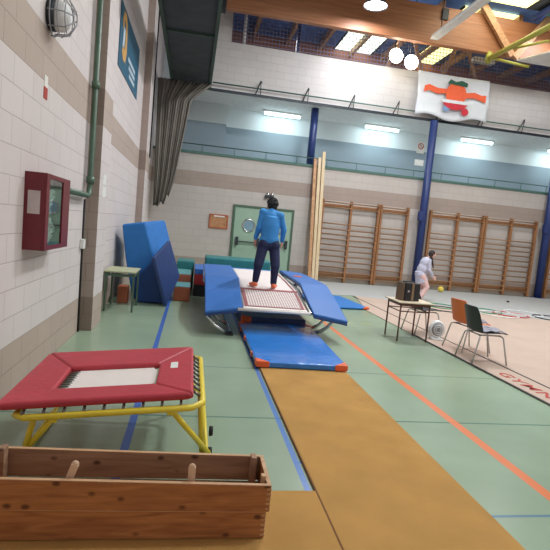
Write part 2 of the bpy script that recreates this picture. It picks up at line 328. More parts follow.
for x,l in ((9.9,'blue steel roof rail left of the teal roof panel'),(11.4,'blue steel roof rail right of the teal roof panel')):
    S(MB().box(x-.06,x+.06,11,14.4,8.7,8.85),'roof_rail',M['blue_col'],l,'rail')
S(MB().box(9.96,11.34,11,14.3,8.86,8.9),'roof_panel',M['teal'],'teal roof panel between two blue rails','panel')
S(MB().box(2.78,2.87,15.8,15.9,5.7,9),'roof_post',M['blue_col'],'slim blue post behind the left half of the net','post')
S(MB().tube([(1.12,15.75,7.0),(1.12,15.75,8.9)],.05,10),'roof_pipe',M['offwhite'],'short white pipe at the left end of the net','pipe')
# net
b=MB(); y=BY-.05; x=.75
while x<RX-.1: b.box(x-.007,x+.007,y-.004,y+.004,7.05,8.97); x+=.11
z=7.07
while z<8.97: b.box(.75,RX,y-.004,y+.004,z-.007,z+.007); z+=.11
tag(b.build('safety_net',M['net']),'fine mesh ball net stretched above the pale upper wall','net')
# lamps
def high_bay(x,y,z,lab,power,group=None):
    t=thing('high_bay_lamp',lab,'lamp',(x,y,z),group)
    MB().lathe([(.02,.5),(.1,.48),(.12,.3),(.2,.2),(.33,.02),(.34,0),(.32,.0),(.31,.03),(.18,.19),(.02,.2)],(x,y,z),28).build('shade',M['lampbody'],t,True)
    MB().lathe([(.3,.035),(.3,.045),(.01,.05)],(x,y,z-.01),28).build('diffuser',M['lampglow'],t)
    MB().tube([(x,y,z+.48),(x,y,8.96)],.02,8).build('hanger',M['dark_metal'],t)
    L=bpy.data.lights.new('high_bay','AREA'); L.shape='DISK'; L.size=.6; L.energy=power; L.color=(.93,.95,1)
    o=bpy.data.objects.new('high_bay_light',L); COL.objects.link(o); o.location=(x,y,z-.02)
high_bay(4.5,13.6,7.92,'glowing round high bay lamp hanging in front of the beam',150)
for x,y,e_ in ((4.2,9.6,620),(4.5,3.4,230),(10.5,8.6,300),(10.5,3.4,250)): high_bay(x,y,8.0,'round high bay lamp hanging from the roof out of frame',e_,'high bay lamps nearer the camera')  # unseen lamps added in rows as main light of the hall
high_bay(10.5,13.6,8.3,'unseen high bay lamp added in front of the beam right of the banner',60)  # also unseen, added with those rows
for i,(x,z) in enumerate(((5.78,7.22),(6.3,7.1))):
    t=thing('floodlight',['bright floodlight above the net left of the banner','bright floodlight close to the banner, the lower of two'][i],'lamp',(x,14.95,z))
    MB().ell((x,14.95,z),(.22,.1,.22),nu=20,nv=12).build('lens',M['lampwarm'],t,True)
    MB().box(x-.15,x+.15,15.03,15.12,z-.12,z+.14).build('housing',M['dark_metal'],t); MB().bar((x,15.08,z+.1),(x,15.08,9.0),.03,.03).build('bracket',M['dark_metal'],t)
for x,y,z,e in ((6.0,16.2,7.9,60),(2.6,16.6,7.6,30),(11.5,16.6,7.6,30)):  # fill lights added to brighten roof sheets and struts, no fixtures here
    L=bpy.data.lights.new('roof_fill','POINT'); L.energy=e; L.shadow_soft_size=.25; L.color=(.95,.97,1)
    o=bpy.data.objects.new('roof_fill',L); COL.objects.link(o); o.location=(x,y,z)
L=bpy.data.lights.new('flood','SPOT'); L.energy=330; L.spot_size=1.15; L.spot_blend=1; L.shadow_soft_size=.25; L.color=(.97,.98,1)
o=bpy.data.objects.new('flood_light',L); COL.objects.link(o); o.location=(4.5,13.1,7.7); d=Vector((4.6,15.5,6.5))-o.location; o.rotation_euler=d.to_track_quat('-Z','Y').to_euler()
# suspended linear fixture
t=thing('trough_light','long grey-white trough light fixture below the beam, unlit','lamp',(6.65,13,7.6))
MB().hexa([(6.52,11.3,7.6),(6.78,11.3,7.6),(6.78,14.3,7.6),(6.52,14.3,7.6),(6.58,11.3,7.75),(6.72,11.3,7.75),(6.72,14.3,7.75),(6.58,14.3,7.75)]).build('housing',M['offwhite'],t,bevel=.01)
for y_ in (11.9,13.9): MB().bar((6.65,y_,7.7),(6.65,y_,8.96),.02,.02).build('hanger',M['dark_metal'],t)
# gallery fluorescents
for i,(x,lab) in enumerate(((2.74,'lit fluorescent tube above the gallery left of the first blue column'),(6.37,'lit fluorescent tube above the gallery below the green pipe, middle one'),(10.1,'lit fluorescent tube above the gallery right of the banner'),(13.7,'lit fluorescent tube above the gallery cut by the right edge'))):
    t=thing('fluorescent_light',lab,'lamp',(x,17.05,5.56),'gallery fluorescent lights')
    MB().box(x-.66,x+.66,16.98,17.12,5.5,5.56).build('housing',M['white'],t)
    MB().tube([(x-.62,17.05,5.455),(x+.62,17.05,5.455)],.05,12).build('tube',M['tube'],t,True)
    L=bpy.data.lights.new('fluoro','AREA'); L.shape='RECTANGLE'; L.size=1.3; L.size_y=.12; L.energy=30; L.color=(.8,.96,1)
    o=bpy.data.objects.new('fluoro_light',L); COL.objects.link(o); o.location=(x,16.7,5.36); o.rotation_euler=(.6,0,0)
# area lights under the skylights; the two long skylights are added, unseen
for x,y,sx,sy,e in ((3.4,5.5,2.4,7,160),(10.4,4.5,2.4,7,300),(8.4,13,2.2,2.4,90)):
    L=bpy.data.lights.new('skylight','AREA'); L.shape='RECTANGLE'; L.size=sx; L.size_y=sy; L.energy=e; L.color=(.98,1,.97)
    o=bpy.data.objects.new('skylight_light',L); COL.objects.link(o); o.location=(x,y,8.88)
w=bpy.data.worlds.new('world'); sc.world=w; w.use_nodes=True; w.node_tree.nodes['Background'].inputs[0].default_value=(1,.98,.97,1); w.node_tree.nodes['Background'].inputs[1].default_value=.75
# banner
t=thing('banner','white cloth banner with an orange and red painted shape hung on the upper wall','banner',(8,15.3,5.65))
b=MB(); nx=24; nz=12; V=[]; x0,x1,zt=6.72,9.24,7.03
for j in range(nz+1):
    for i in range(nx+1):
        u=i/nx; v=j/nz; zb=5.64+.07*math.sin(u*PI*3)+.03*u
        V.append((x0+(x1-x0)*u+.04*math.sin(v*3),15.30-.05*math.sin(u*9)*v*.6-.015*math.sin(v*14)-.06*v,zt+(zb-zt)*v-.02*math.sin(u*PI)))
b.add(V,[(j*(nx+1)+i,j*(nx+1)+i+1,(j+1)*(nx+1)+i+1,(j+1)*(nx+1)+i) for j in range(nz) for i in range(nx)])
cl=b.build('cloth',M['banner'],t,True); cl.modifiers.new('s','SOLIDIFY').thickness=.006
def blob(pts,mt,name,y=15.30):
    y-=.11; MB().poly([(p[0],y,p[1]) for p in pts],(0,.006,0)).build(name,mt,t)
def oval(cx,cz,rx,rz,n=20,a0=0,a1=2*PI): return [(cx+rx*math.cos(a0+(a1-a0)*k/(n-1)),cz+rz*math.sin(a0+(a1-a0)*k/(n-1))) for k in range(n)]
blob([(6.95,6.56),(7.1,6.62),(7.4,6.54),(7.75,6.55),(7.75,6.42),(7.4,6.36),(7.1,6.44),(6.93,6.36)],M['b_orange'],'painted_patch')
blob([(8.35,6.5),(8.7,6.56),(8.95,6.5),(9.12,6.52),(9.12,6.28),(8.95,6.32),(8.7,6.38),(8.35,6.34)],M['b_orange'],'painted_patch')
blob(oval(8.05,6.42,.36,.36),M['b_orange'],'painted_patch',15.29)
blob(oval(8.05,6.2,.45,.28,20,PI,2*PI),M['b_red'],'painted_patch',15.275)
blob([(7.6,6.22),(8.5,6.22),(8.5,6.12),(7.6,6.12)],M['banner'],'painted_patch',15.27)
blob([(7.72,6.72),(7.8,6.86),(8.0,6.8),(8.2,6.86),(8.42,6.8),(8.4,6.68),(8.05,6.7)],M['b_green'],'painted_patch',15.28)
blob(oval(8.42,5.9,.13,.12,14),M['b_red'],'painted_patch',15.28); blob(oval(7.75,5.93,.12,.09,14),M['b_blue'],'painted_patch',15.28)
# curtain
b=MB(); n=90; rows=18; V=[]
for j in range(rows+1):
    v=j/rows; z=5.55-(5.55-1.9)*v
    xl=-1.30+.10*v
    tb=[(5.56,.30),(5.3,.0),(5.0,-.32),(4.19,-.42),(3.4,-.52),(2.71,-.6),(2.2,-.7),(1.85,-.8)]
    xr=tb[-1][1]
    for (za,xa_),(zb,xb_) in zip(tb,tb[1:]):
        if zb<=z<=za: xr=xb_+(xa_-xb_)*(z-zb)/(za-zb)
    for i in range(n+1):
        u=i/n; V.append((xl+(xr-xl)*u, 14.85+.026*math.sin(u*PI*26+.9*math.sin(v*5+u*9)+2*u)+.03*math.sin(u*PI*9+1)+.04*math.sin(v*8+u*5), z+v*(.12*math.sin(u*PI*5)*u+.3*u*u)))
b.add(V,[(j*(n+1)+i,j*(n+1)+i+1,(j+1)*(n+1)+i+1,(j+1)*(n+1)+i) for j in range(rows) for i in range(n)])
cu=b.build('divider_curtain',M['curtain'],smooth=True); cu.modifiers.new('s','SOLIDIFY').thickness=.01
tag(cu,'dark grey gathered divider curtain hanging in the back left corner','curtain')
# ------------------------------------------------------------------ left wall fittings
t=thing('hose_pipe','green water pipe running down the left wall to the red cabinet','pipe',(-1.3,6.3,1.8))
MB().tube([(-1.3,6.47,8.9),(-1.3,6.47,1.86),(-1.3,6.44,1.78),(-1.3,6.36,1.745),(-1.3,5.09,1.745)],.033,12).build('pipe',M['pipe_green'],t,True)
for z_ in (3.05,1.9): MB().tube([(-1.3,6.47,z_),(-1.3,6.47,z_+.08)],.05,12).build('coupling',M['pipe_green'],t,True)
t=thing('conduit','thin black cable with a junction box beside the tan pilaster','cable',(-1.36,6.5,.25))
MB().tube([(-1.358,6.5,1.7),(-1.358,6.52,.0)],.012,8).build('cable',M['cord'],t,True)
MB().box(-1.37,-1.32,6.4,6.5,1.08,1.2).build('junction_box',M['socket'],t,bevel=.005)
t=thing('hose_cabinet','dark red fire hose cabinet with a glass front on the left wall','cabinet',(-1.3,4.69,1.2))
x0,x1,y0,y1,z0,z1=-1.37,-1.215,4.3,5.06,1.19,1.83
b=MB(); b.box(x0,x1,y0,y0+.02,z0,z1); b.box(x0,x1,y1-.02,y1,z0,z1); b.box(x0,x1,y0+.02,y1-.02,z1-.02,z1); b.box(x0,x1,y0+.02,y1-.02,z0,z0+.02); b.box(x0,x0+.01,y0+.02,y1-.02,z0+.02,z1-.02)
b.build('body',M['cab_red'],t)
b=MB(); b.box(x1,x1+.018,y0,y0+.09,z0,z1); b.box(x1,x1+.018,y1-.24,y1,z0,z1); b.box(x1,x1+.018,y0+.09,y1-.24,z1-.04,z1); b.box(x1,x1+.018,y0+.09,y1-.24,z0,z0+.04); b.build('door_frame',M['cab_red'],t,bevel=.003)
gm,gn,gl,gb_=nt('clear_glass'); gb_.inputs['Transmission Weight'].default_value=1; gb_.inputs['Roughness'].default_value=.03; gb_.inputs['Base Color'].default_value=(.9,.97,.95,1)
MB().box(x1+.004,x1+.009,y0+.09,y1-.24,z0+.04,z1-.04).build('glass',gm,t)
b=MB()
for k in range(9): b.tube([(x0+.07+.02*math.sin(k),y0+.12+.4*q/7,z0+.08+.05*k+.03*math.sin(q*1.1+k)) for q in range(8)],.022,8)
b.build('hose',M['hose'],t,True)
MB().box(-1.34,-1.245,y0-.003,y0,1.49,1.68).build('paper_label',M['label'],t)
# caged lamp
t=thing('caged_wall_lamp','round wall lamp in a wire cage high on the left wall','lamp',(-1.37,4.75,3.25))
c=Vector((-1.37,4.75,3.22))
MB().lathe([(.13,0),(.13,.05),(.11,.06),(.02,.06)],c,20,(0,PI/2,0)).build('base',M['dark_metal'],t,True)
MB().ell(c+Vector((.09,0,0)),(.1,.1,.13)).build('globe',M['fan_white'],t,True)
b=MB()
for k in range(8):
    a=PI*2*k/8; b.tube([c+Vector((.02,.15*math.cos(a),.17*math.sin(a))),c+Vector((.15,.14*math.cos(a),.16*math.sin(a))),c+Vector((.22,.05*math.cos(a),.06*math.sin(a)))],.006,6)
for d,r in ((.04,.155),(.1,.15),(.16,.135),(.215,.06)): b.tube([c+Vector((d,r*math.cos(2*PI*k/24),r*1.13*math.sin(2*PI*k/24))) for k in range(24)],.005,6,True)
b.build('cage',M['fan_grey'],t,True)
MB().tube([(-1.35,4.7,3.35),(-1.35,4.7,4.6)],.025,8).build('conduit',M['dark_metal'],t,True)
t=thing('fire_sign','small white and red arrow sign above the hose cabinet','sign',(-1.37,4.73,2.5))
MB().box(-1.37,-1.365,4.68,4.78,2.6,2.7).build('panel',M['offwhite'],t); MB().box(-1.37,-1.364,4.68,4.78,2.5,2.6).build('red_panel',M['redtext'],t)
t=thing('wall_notice','pale paper notice on the white front of the first pilaster','notice',(-1.21,6.95,1.74))
MB().box(-1.21,-1.206,6.8,7.05,1.76,1.9).box(-1.21,-1.206,6.8,7.05,1.92,2.06).build('paper',M['socket'],t)
t=thing('wall_poster','teal poster with an orange shape and pale lettering on the left wall','poster',(-1.36,9.6,3.9))
MB().hexa([(-1.37,8.35,3.9),(-1.355,8.35,3.9),(-1.355,10.85,3.95),(-1.37,10.85,3.95),(-1.37,8.35,4.9),(-1.355,8.35,4.9),(-1.355,10.85,4.95),(-1.37,10.85,4.95)]).build('panel',M['poster'],t)
def wp(pts,mt,nm): MB().poly([(-1.355,p[0],p[1]) for p in pts],(.004,0,0)).build(nm,mt,t)
wp([(8.6+.0,4.55),(8.55,4.7),(8.65,4.84),(8.9,4.86),(9.05,4.75),(9.1,4.3),(9.0,4.12),(8.75,4.1),(8.6,4.2),(8.7,4.32),(8.9,4.3),(8.88,4.68),(8.75,4.74),(8.68,4.6)],M['p_orange'],'orange_shape')
wp([(8.62,4.28),(8.8,4.3),(8.85,4.6),(8.68,4.62)],M['p_white'],'white_shape')
for k in range(3): wp([(9.35+.1*k,4.34-.12*k),(10.3,4.36-.12*k),(10.3,4.29-.12*k),(9.35+.1*k,4.27-.12*k)],M['p_white'],'lettering_line')
for (y,z0,lab) in ((14.35,3.3,'thin dark pull cord with a ring beside the curtain'),(13.6,2.4,'thin dark cord hanging on the left wall, the longer one')):
    t=thing('pull_cord',lab,'cord',(-1.33,y,z0))
    MB().tube([(-1.34,y,8.8),(-1.34,y,z0+.1)],.018,6).build('cord',M['cord'],t,True)
    MB().tube([(-1.34,y+.1*math.cos(2*PI*k/16),z0+.1*math.sin(2*PI*k/16)) for k in range(16)],.014,6,True).build('ring',M['cord'],t,True)
# ------------------------------------------------------------------ back wall fittings
d=thing('door_1','double green exit door with a porthole behind the gymnast','door',(2.18,BY,0)); d['kind']='structure'
MB().box(1.2,1.27,BY-.05,BY,0,2.2).box(3.09,3.16,BY-.05,BY,0,2.2).box(1.27,3.09,BY-.05,BY,2.13,2.2).build('door_frame',M['pipe_green'],d)
for x0,x1,px in ((1.27,2.17,1.73),(2.19,3.09,2.66)):
    lf=MB().box(x0,x1,BY-.035,BY,0.01,2.13).build('door_leaf',M['door'],d,bevel=.004)
    MB().lathe([(.21,0),(.21,.02),(.17,.025),(.17,.0)],(px,BY-.035,1.58),28,(PI/2,0,0)).build('porthole_rim',M['chrome'],lf,True)
    MB().lathe([(.17,0),(.17,.012)],(px,BY-.035,1.58),28,(PI/2,0,0)).build('porthole_glass',M['glass'],lf)
    MB().bar((x0+.1,BY-.1,1.06),(x1-.1,BY-.1,1.06),.035,.035).build('push_bar',M['dark_metal'],lf)
    for xx in (x0+.12,x1-.12): MB().box(xx-.04,xx+.04,BY-.12,BY-.035,.94,1.2).build('push_bar_bracket',M['dark_metal'],lf)
t=thing('pin_board','brown framed cork pin board left of the green door','board',(.78,BY,1.42))
MB().box(.5,1.05,BY-.02,BY,1.42,1.82).build('cork',M['cork'],t)
MB().box(.48,.52,BY-.035,BY,1.4,1.84).box(1.03,1.07,BY-.035,BY,1.4,1.84).box(.52,1.03,BY-.035,BY,1.4,1.44).box(.52,1.03,BY-.035,BY,1.8,1.84).build('frame',M['rust'],t)
MB().box(.62,.95,BY-.038,BY-.02,1.76,1.8).build('paper_strip',M['offwhite'],t)
t=thing('emergency_light','small twin emergency light above the green door','lamp',(2.4,BY,2.5))
MB().box(2.16,2.44,BY-.1,BY,2.5,2.58).build('case',M['dark_metal'],t,bevel=.01)
for x in (2.24,2.38): MB().ell((x,BY-.08,2.61),(.06,.06,.06)).build('lamp_head',M['chrome'],t,True)
t=thing('no_smoking_sign','small white sign with a red ring on the gallery wall','sign',(8.12,17.49,4.9))
MB().box(7.98,8.26,17.47,17.5,4.85,5.25).build('panel',M['offwhite'],t)
MB().tube([(8.12+.1*math.cos(2*PI*k/20),17.465,5.11+.1*math.sin(2*PI*k/20)) for k in range(20)],.014,6,True).bar((8.05,17.465,5.18),(8.19,17.465,5.04),.02,.01).build('red_ring',M['redtext'],t)
tag(MB().box(7.95,8.3,17.48,17.5,4.4,4.62).build('paper_notice',M['offwhite']),'white paper notice under the no smoking sign','notice')
# wall bars
ZR=[2.58,2.42,1.9,1.72,1.56,1.4,1.22,1.04,.86,.68,.5,.32,.16]
def bars(xs,lab):
    xa,xb=xs[0],xs[-1]
    t=thing('wall_bars',lab,'wall bars',((xa+xb)/2,BY,0),'wooden wall bars along the back wall')
    for x in xs: MB().box(x-.035,x+.035,BY-.19,BY-.06,0.02,2.66).build('upright',M['barwood'],t,bevel=.006)
    for z in ZR:
        yy=BY-.17 if z<2.5 else BY-.21
        MB().tube([(xa,yy,z),(xb,yy,z)],.021,10).build('rung',M['rungwood'],t,True)
    for z_ in (.2,2.45): MB().box(xa,xb,BY-.06,BY,z_,z_+.08).build('mounting_rail',M['barwood'],t)
bars((4.05,5.0,5.94),'wooden wall bars of two bays just right of the tall planks')
bars((6.03,6.96),'single bay of wooden wall bars left of the middle blue column')
bars((7.78,8.77,9.72),'wooden wall bars of two bays behind the girl in the pale top')
bars((9.81,10.78,11.74),'wooden wall bars of two bays left of the last blue column')
bars((12.42,13.4,14.4),'wooden wall bars cut off by the right edge of the photo')
for i,(xb,xt,yb,zt,mm) in enumerate(((3.74,3.66,15.0,3.88,'timber'),(3.85,3.80,14.98,3.93,'palewood'),(3.96,3.92,14.97,4.12,'palewood'))):
    o=MB().bar((xb,yb,0.01),(xt,15.42,zt),.1,.09,(0,1,0)).build('wooden_plank',M[mm],bevel=.006)
    tag(o,['leftmost and darkest of three tall planks leaning on the back wall','middle one of three tall planks leaning on the back wall','rightmost and tallest of three planks leaning on the back wall'][i],'plank','tall planks leaning on the back wall')
# basketball frame top right
t=thing('basketball_frame','yellow folded basketball frame with white backboard under the roof','basketball frame',(9,13,7.2))
MB().tube([(8.64,14.55,7.42),(8.7,11.6,7.42)],.075,12).build('boom',M['boom'],t,True)
MB().tube([(8.64,14.3,7.36),(9.4,13.6,7.0)],.04,10).tube([(8.68,13.4,7.36),(9.5,13.0,7.55)],.04,10).tube([(8.64,14.55,7.3),(8.64,14.55,7.62)],.09,12).build('brace',M['boom'],t,True)
MB().tube([(8.69,11.7,7.42),(8.69,11.7,8.95)],.05,10).build('hanger',M['boom'],t,True)
MB().obox((10.15,13.5,7.28),(1.5,1.5,.05),(.15,0,.0)).build('backboard',M['offwhite'],t,bevel=.01)
tag(MB().box(8.35,9.1,15.1,15.3,7.4,7.55).build('roof_box',M['offwhite']),'white boxed duct end behind the net','duct')
bpy.data.objects['roof_box'].location=(9.2,15.8,7.75); bpy.data.objects['roof_box']['kind']='structure'
# ------------------------------------------------------------------ carpets and mats
MB_=MB()
o=MB().box(.85,1.83,-1.0,5.3,0.001,.018).build('runner_carpet',[M['ochre']],bevel=.004); tag(o,'long ochre runner carpet leading up to the blue landing mat','carpet')
tag(MB().box(.842,.85,-1.0,5.3,0.001,.016).build('carpet_edging',M['under'],o) or o,None,None)
o=MB().box(-1.3,.84,-.6,2.69,0.001,.02).build('floor_mat',M['ochre'],bevel=.004); tag(o,'wide ochre carpet lying under the wooden crate in the foreground','carpet')
t=thing('competition_carpet','large beige floor carpet with a lettered border on the right','carpet',(9,5,0))
MB().add([(3.77,-1,.012),(16.5,-1,.012),(16.5,7,.012),(8.4,10.1,.012),(6.2,11.4,.012),(4.3,12.1,.012),(3.77,9.8,.012),(3.77,-1,0.001),(16.5,-1,0.001),(16.5,7,0.001),(8.4,10.1,0.001),(6.2,11.4,0.001),(4.3,12.1,0.001),(3.77,9.8,0.001)],
 [tuple(range(7)),tuple(range(13,6,-1))]+[(i,i+7,(i+1)%7+7,(i+1)%7) for i in range(7)]).build('pile',M['beige'],t)
MB().box(3.755,3.79,-1,7.6,.012,.0145).build('border_line',M['blackline'],t)
MB().box(4.195,4.225,-1,12.0,.012,.0145).build('border_line',M['blackline'],t)
cu=bpy.data.curves.new('lettering','FONT'); cu.body='GYMNOVA'; cu.size=.26; cu.extrude=.001; cu.space_character=1.15; cu.materials.append(M['redtext']); cu.offset=.004
lo=bpy.data.objects.new('tmp_text',cu); COL.objects.link(lo)
bpy.context.view_layer.update(); tm=bpy.data.meshes.new_from_object(lo.evaluated_get(bpy.context.evaluated_depsgraph_get())); bpy.data.objects.remove(lo)
lo=bpy.data.objects.new('lettering',tm); COL.objects.link(lo); lo.parent=t; lo.location=(3.90-9,5.46-5,.0135); lo.rotation_euler=(0,0,-PI/2); lo.scale=(1.15,.8,1)
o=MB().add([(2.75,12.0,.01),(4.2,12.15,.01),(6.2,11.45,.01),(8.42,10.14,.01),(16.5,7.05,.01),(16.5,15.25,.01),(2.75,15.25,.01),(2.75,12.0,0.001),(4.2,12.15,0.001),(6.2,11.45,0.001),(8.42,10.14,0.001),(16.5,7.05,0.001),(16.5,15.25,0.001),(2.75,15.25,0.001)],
 [tuple(range(7)),tuple(range(13,6,-1))]+[(i,i+7,(i+1)%7+7,(i+1)%7) for i in range(7)]).build('grey_carpet',M['grey_carpet']); tag(o,'light grey carpet strip with painted-in floor glare in front of the wall bars','carpet')  # carpet, but its pale slanted area partly stands in for floor glare
def gym_mat(pts,z0,z1,top,lab,under=None,corners=(0,1,2,3),name='gym_mat'):
    cx=sum(p[0] for p in pts)/4; cy=sum(p[1] for p in pts)/4
    t=thing(name,lab,'mat',(cx,cy,z0))
    MB().hexa([(p[0],p[1],z0) for p in pts]+[(p[0],p[1],z1) for p in pts]).build('cover',top,t,bevel=.018,seg=3)
    for k in corners:
        p=Vector(pts[k]); a=Vector(pts[(k+1)%4]); c=Vector(pts[(k-1)%4]); da=(a-p).normalized()*.15; dc=(c-p).normalized()*.15; e=-(da+dc)*.03
        q=[p+e,p+da+e*0-dc*.03,p+dc-da*.03]
        MB().poly([(v.x,v.y,z0+.004) for v in q],(0,0,z1-z0+.001)).build('corner_patch',M['orange'],t,bevel=.01)
    return t
t=gym_mat([(.80,5.2),(1.84,5.17),(1.93,7.40),(.81,7.36)],.02,.09,M['blue_mat'],'glossy blue landing mat with orange corners in front of the trampoline')
for y_ in (5.6,6.4,6.95): MB().box(.79,.81,y_,y_+.08,.03,.08).build('strap',M['orange'],t)
MB().hexa([(.80,5.31,.002),(1.83,5.31,.002),(1.9,7.35,.002),(.81,7.3,.002),(.80,5.31,.019),(1.83,5.31,.019),(1.9,7.35,.019),(.81,7.3,.019)]).build('base',M['blackside'],t)
gym_mat([(.86,7.46),(1.88,7.46),(1.88,8.9),(.86,8.9)],.002,.155,M['navy_mat'],'dark navy mat lying under the front of the double mini trampoline',corners=(0,))
gym_mat([(2.72,9.72),(3.86,9.9),(3.72,11.6),(2.6,11.5)],.012,.055,M['crash'],'flat blue mat with an orange corner right of the trampoline',corners=(1,))
# ------------------------------------------------------------------ crate
t=thing('wooden_crate','open knotty pine crate with dovetailed corners on the ochre carpet','crate',(-.2,2.42,.02))
RZ=-.008
def cp(x,y,z): # local crate coordinates to world; x along length, y depth
    return (.475+ (x)*math.cos(RZ)-y*math.sin(RZ), 2.235+x*math.sin(RZ)+y*math.cos(RZ), z*(1+.085*(-x/1.36)))
def cbox(x0,x1,y0,y1,z0,z1,b=None,dx=0):
    b=b or MB(); return b.hexa([cp(x0,y0,z0),cp(x1,y0,z0),cp(x1,y1,z0),cp(x0,y1,z0),cp(x0,y0,z1),cp(x1,y0,z1),cp(x1,y1,z1),cp(x0,y1,z1)])
L_=-1.36
for k,(z0,z1,ins) in enumerate(((.022,.160,.013),(.166,.30,0))):
    cbox(L_+ins,0-ins,ins,ins+.02,z0,z1).build('front_board',[M['crate'],M['edge']],t,bevel=.004)
    cbox(L_+ins,0-ins,.30-ins,.32-ins,z0,z1).build('back_board',M['crate_in'],t,bevel=.002)
    cbox(-.02-ins,0-ins,.02+ins,.30-ins,z0,z1).build('end_board',M['crate'],t,bevel=.002)
    cbox(L_+ins,L_+.02+ins,.02+ins,.30-ins,z0,z1).build('end_board',M['crate'],t,bevel=.002)
    b=MB()
    for q in range(5):
        zz=z0+.012+q*(z1-z0-.01)/5
        b=cbox(-.021-ins,.0012-ins,ins-.0012,ins+.0205,zz,zz+.011,b)
    b.build('dovetail',M['edge'],t)
cbox(L_+.014,-.014,.006,.0125,.1605,.1645).build('seam_edge',M['edge'],t); cbox(L_,0,0,.02,.3,.303).build('top_edge',M['edge'],t); cbox(L_,0,.30,.32,.3,.303).build('top_edge',M['edge'],t)
cbox(-.02,0,.02,.30,.3,.303).build('top_edge',M['edge'],t); 
cbox(L_+.03,-.03,.033,.287,.024,.036).build('bottom_board',M['crate_in'],t)
def peg(x,y,z,lean,mt,w=.045):
    b=MB(); a=Vector(cp(x,y,.1)); c_=Vector(cp(x+lean,y,z)); b.bar(a,c_,w,.02,(0,1,0)); b.ell(c_,(w/2,.01,w/2),nu=14,nv=8); b.build('peg',mt,t,bevel=.002)
peg(-1.02,.05,.355,.09,M['pegwood'],.035); peg(-.39,.05,.36,.0,M['pegwood'],.035)
for x,y in ((-.06,.285),(-1.32,.285)): cbox(x-.015,x+.015,y-.05,y+.01,.04,.325).build('corner_post',M['crate_in'],t,bevel=.003)
cbox(-.045,-.022,.05,.08,.04,.325).build('corner_post',M['edge'],t,bevel=.003)
# ------------------------------------------------------------------ mini trampoline
t=thing('mini_trampoline','red padded mini trampoline on a yellow tubular frame by the wall','trampoline',(-.45,3.4,0))
def tp(x,y,dz=0): return (x,y,.44+(x+.45)*.095+dz)
X0,X1,Y0,Y1=-1.02,.08,2.86,3.96
bx0,bx1,by0,by1=-.76,-.2,3.08,3.52
b=MB()
def slabq(b,q,th=.048): 
    return b.hexa([tp(*p,.0) for p in q]+[tp(*p,th) for p in q])
for q in ([(X0,Y0),(X1,Y0),(bx1+.04,by0),(bx0,by0)],[(X1,Y0),(X1,Y1),(bx1+.04,by1),(bx1+.04,by0)],[(X1,Y1),(X0,Y1),(bx0,by1),(bx1+.04,by1)],[(X0,Y1),(X0,Y0),(bx0,by0),(bx0,by1)]):
    o=slabq(MB(),q).build('pad',M['red_pad'],t,bevel=.02,seg=4)
MB().hexa([tp(-.08,3.38,.047),tp(-.03,3.38,.047),tp(-.03,3.52,.047),tp(-.08,3.52,.047),tp(-.08,3.38,.05),tp(-.03,3.38,.05),tp(-.03,3.52,.05),tp(-.08,3.52,.05)]).build('logo_patch',M['socket'],t)
slabq(MB(),[(bx0+.07,by0-.03),(bx1+.0,by0-.03),(bx1+.03,by0+.1),(bx1+.03,by1),(bx0+.07,by1+.03)][:3]+[(bx0+.07,by1+.03)],.006) 
MB().poly([tp(bx0+.06,by0+.0,.008),tp(bx1-.03,by0+.0,.008),tp(bx1+.03,by0+.1,.008),tp(bx1+.03,by1-.08,.008),tp(bx1+.0,by1,.008),tp(bx0+.06,by1,.008)],(0,0,.008)).build('jumping_bed',M['white_bed'],t)
b=MB()
for k in range(9):
    yy=by0+.03+k*(by1-by0-.06)/8; b.tube([tp(bx0-.02,yy,.012),tp(bx0+.07,yy,.014)],.007,6)
b.build('bed_spring',M['spring'],t,True); 
b=MB()
fr=[(X0+.16,Y0+.0),(X1+.0,Y0+.0),(X1+.06,Y0+.07),(X1+.06,Y1-.06),(X1,Y1),(X0+.16,Y1),(X0+.1,Y1-.05),(X0+.1,Y0+.05)]
b.tube([tp(x,y,-.045) for x,y in fr],.02,12,True); b.build('frame',M['yellow'],t,True)
for k in range(9): MB().tube([tp(X0+.15+k*.11,Y0+.0,-.03),tp(X0+.15+k*.11,Y0+.06,.004)],.009,6).build('edge_spring',M['spring'],t,True)
for k in range(9): MB().tube([tp(X1+.045,Y0+.15+k*.1,-.03),tp(X1+.0,Y0+.15+k*.1,.004)],.009,6).build('edge_spring',M['spring'],t,True)
def leg(a,b_,r=.018): MB().tube([a,b_],r,12).build('leg',M['yellow'],t,True)
leg(tp(-.05,2.87,-.05),(.22,3.12,.03)); leg(tp(X1+.05,3.05,-.05),(.17,3.16,.03)); leg(tp(X0+.32,2.87,-.05),(-.93,3.05,.03)); leg(tp(X0+.2,2.92,-.06),(-.91,3.02,.03))
leg(tp(-.05,Y1,-.05),(.2,Y1+.1,.03)); leg(tp(X0+.3,Y1,-.05),(-.9,Y1+.1,.03))
MB().tube([(.2,3.1,.035),(.2,4.06,.035)],.016,10).build('foot_bar',M['yellow'],t,True); MB().tube([(-.92,3.0,.035),(-.92,4.06,.035)],.016,10).build('foot_bar',M['yellow'],t,True)
for x,y,z in ((.225,3.14,.035),(.22,3.14,.18),(-.94,3.1,.035)): MB().lathe([(.032,-.012),(.032,.012)],(x,y,z),18,(0,PI/2,0)).build('wheel',M['rubber'],t,True)
for x in (-.05,X0+.32): MB().obox(tp(x,2.865,-.06),(.035,.02,.05)).build('leg_bracket',M['yellow'],t,bevel=.004)
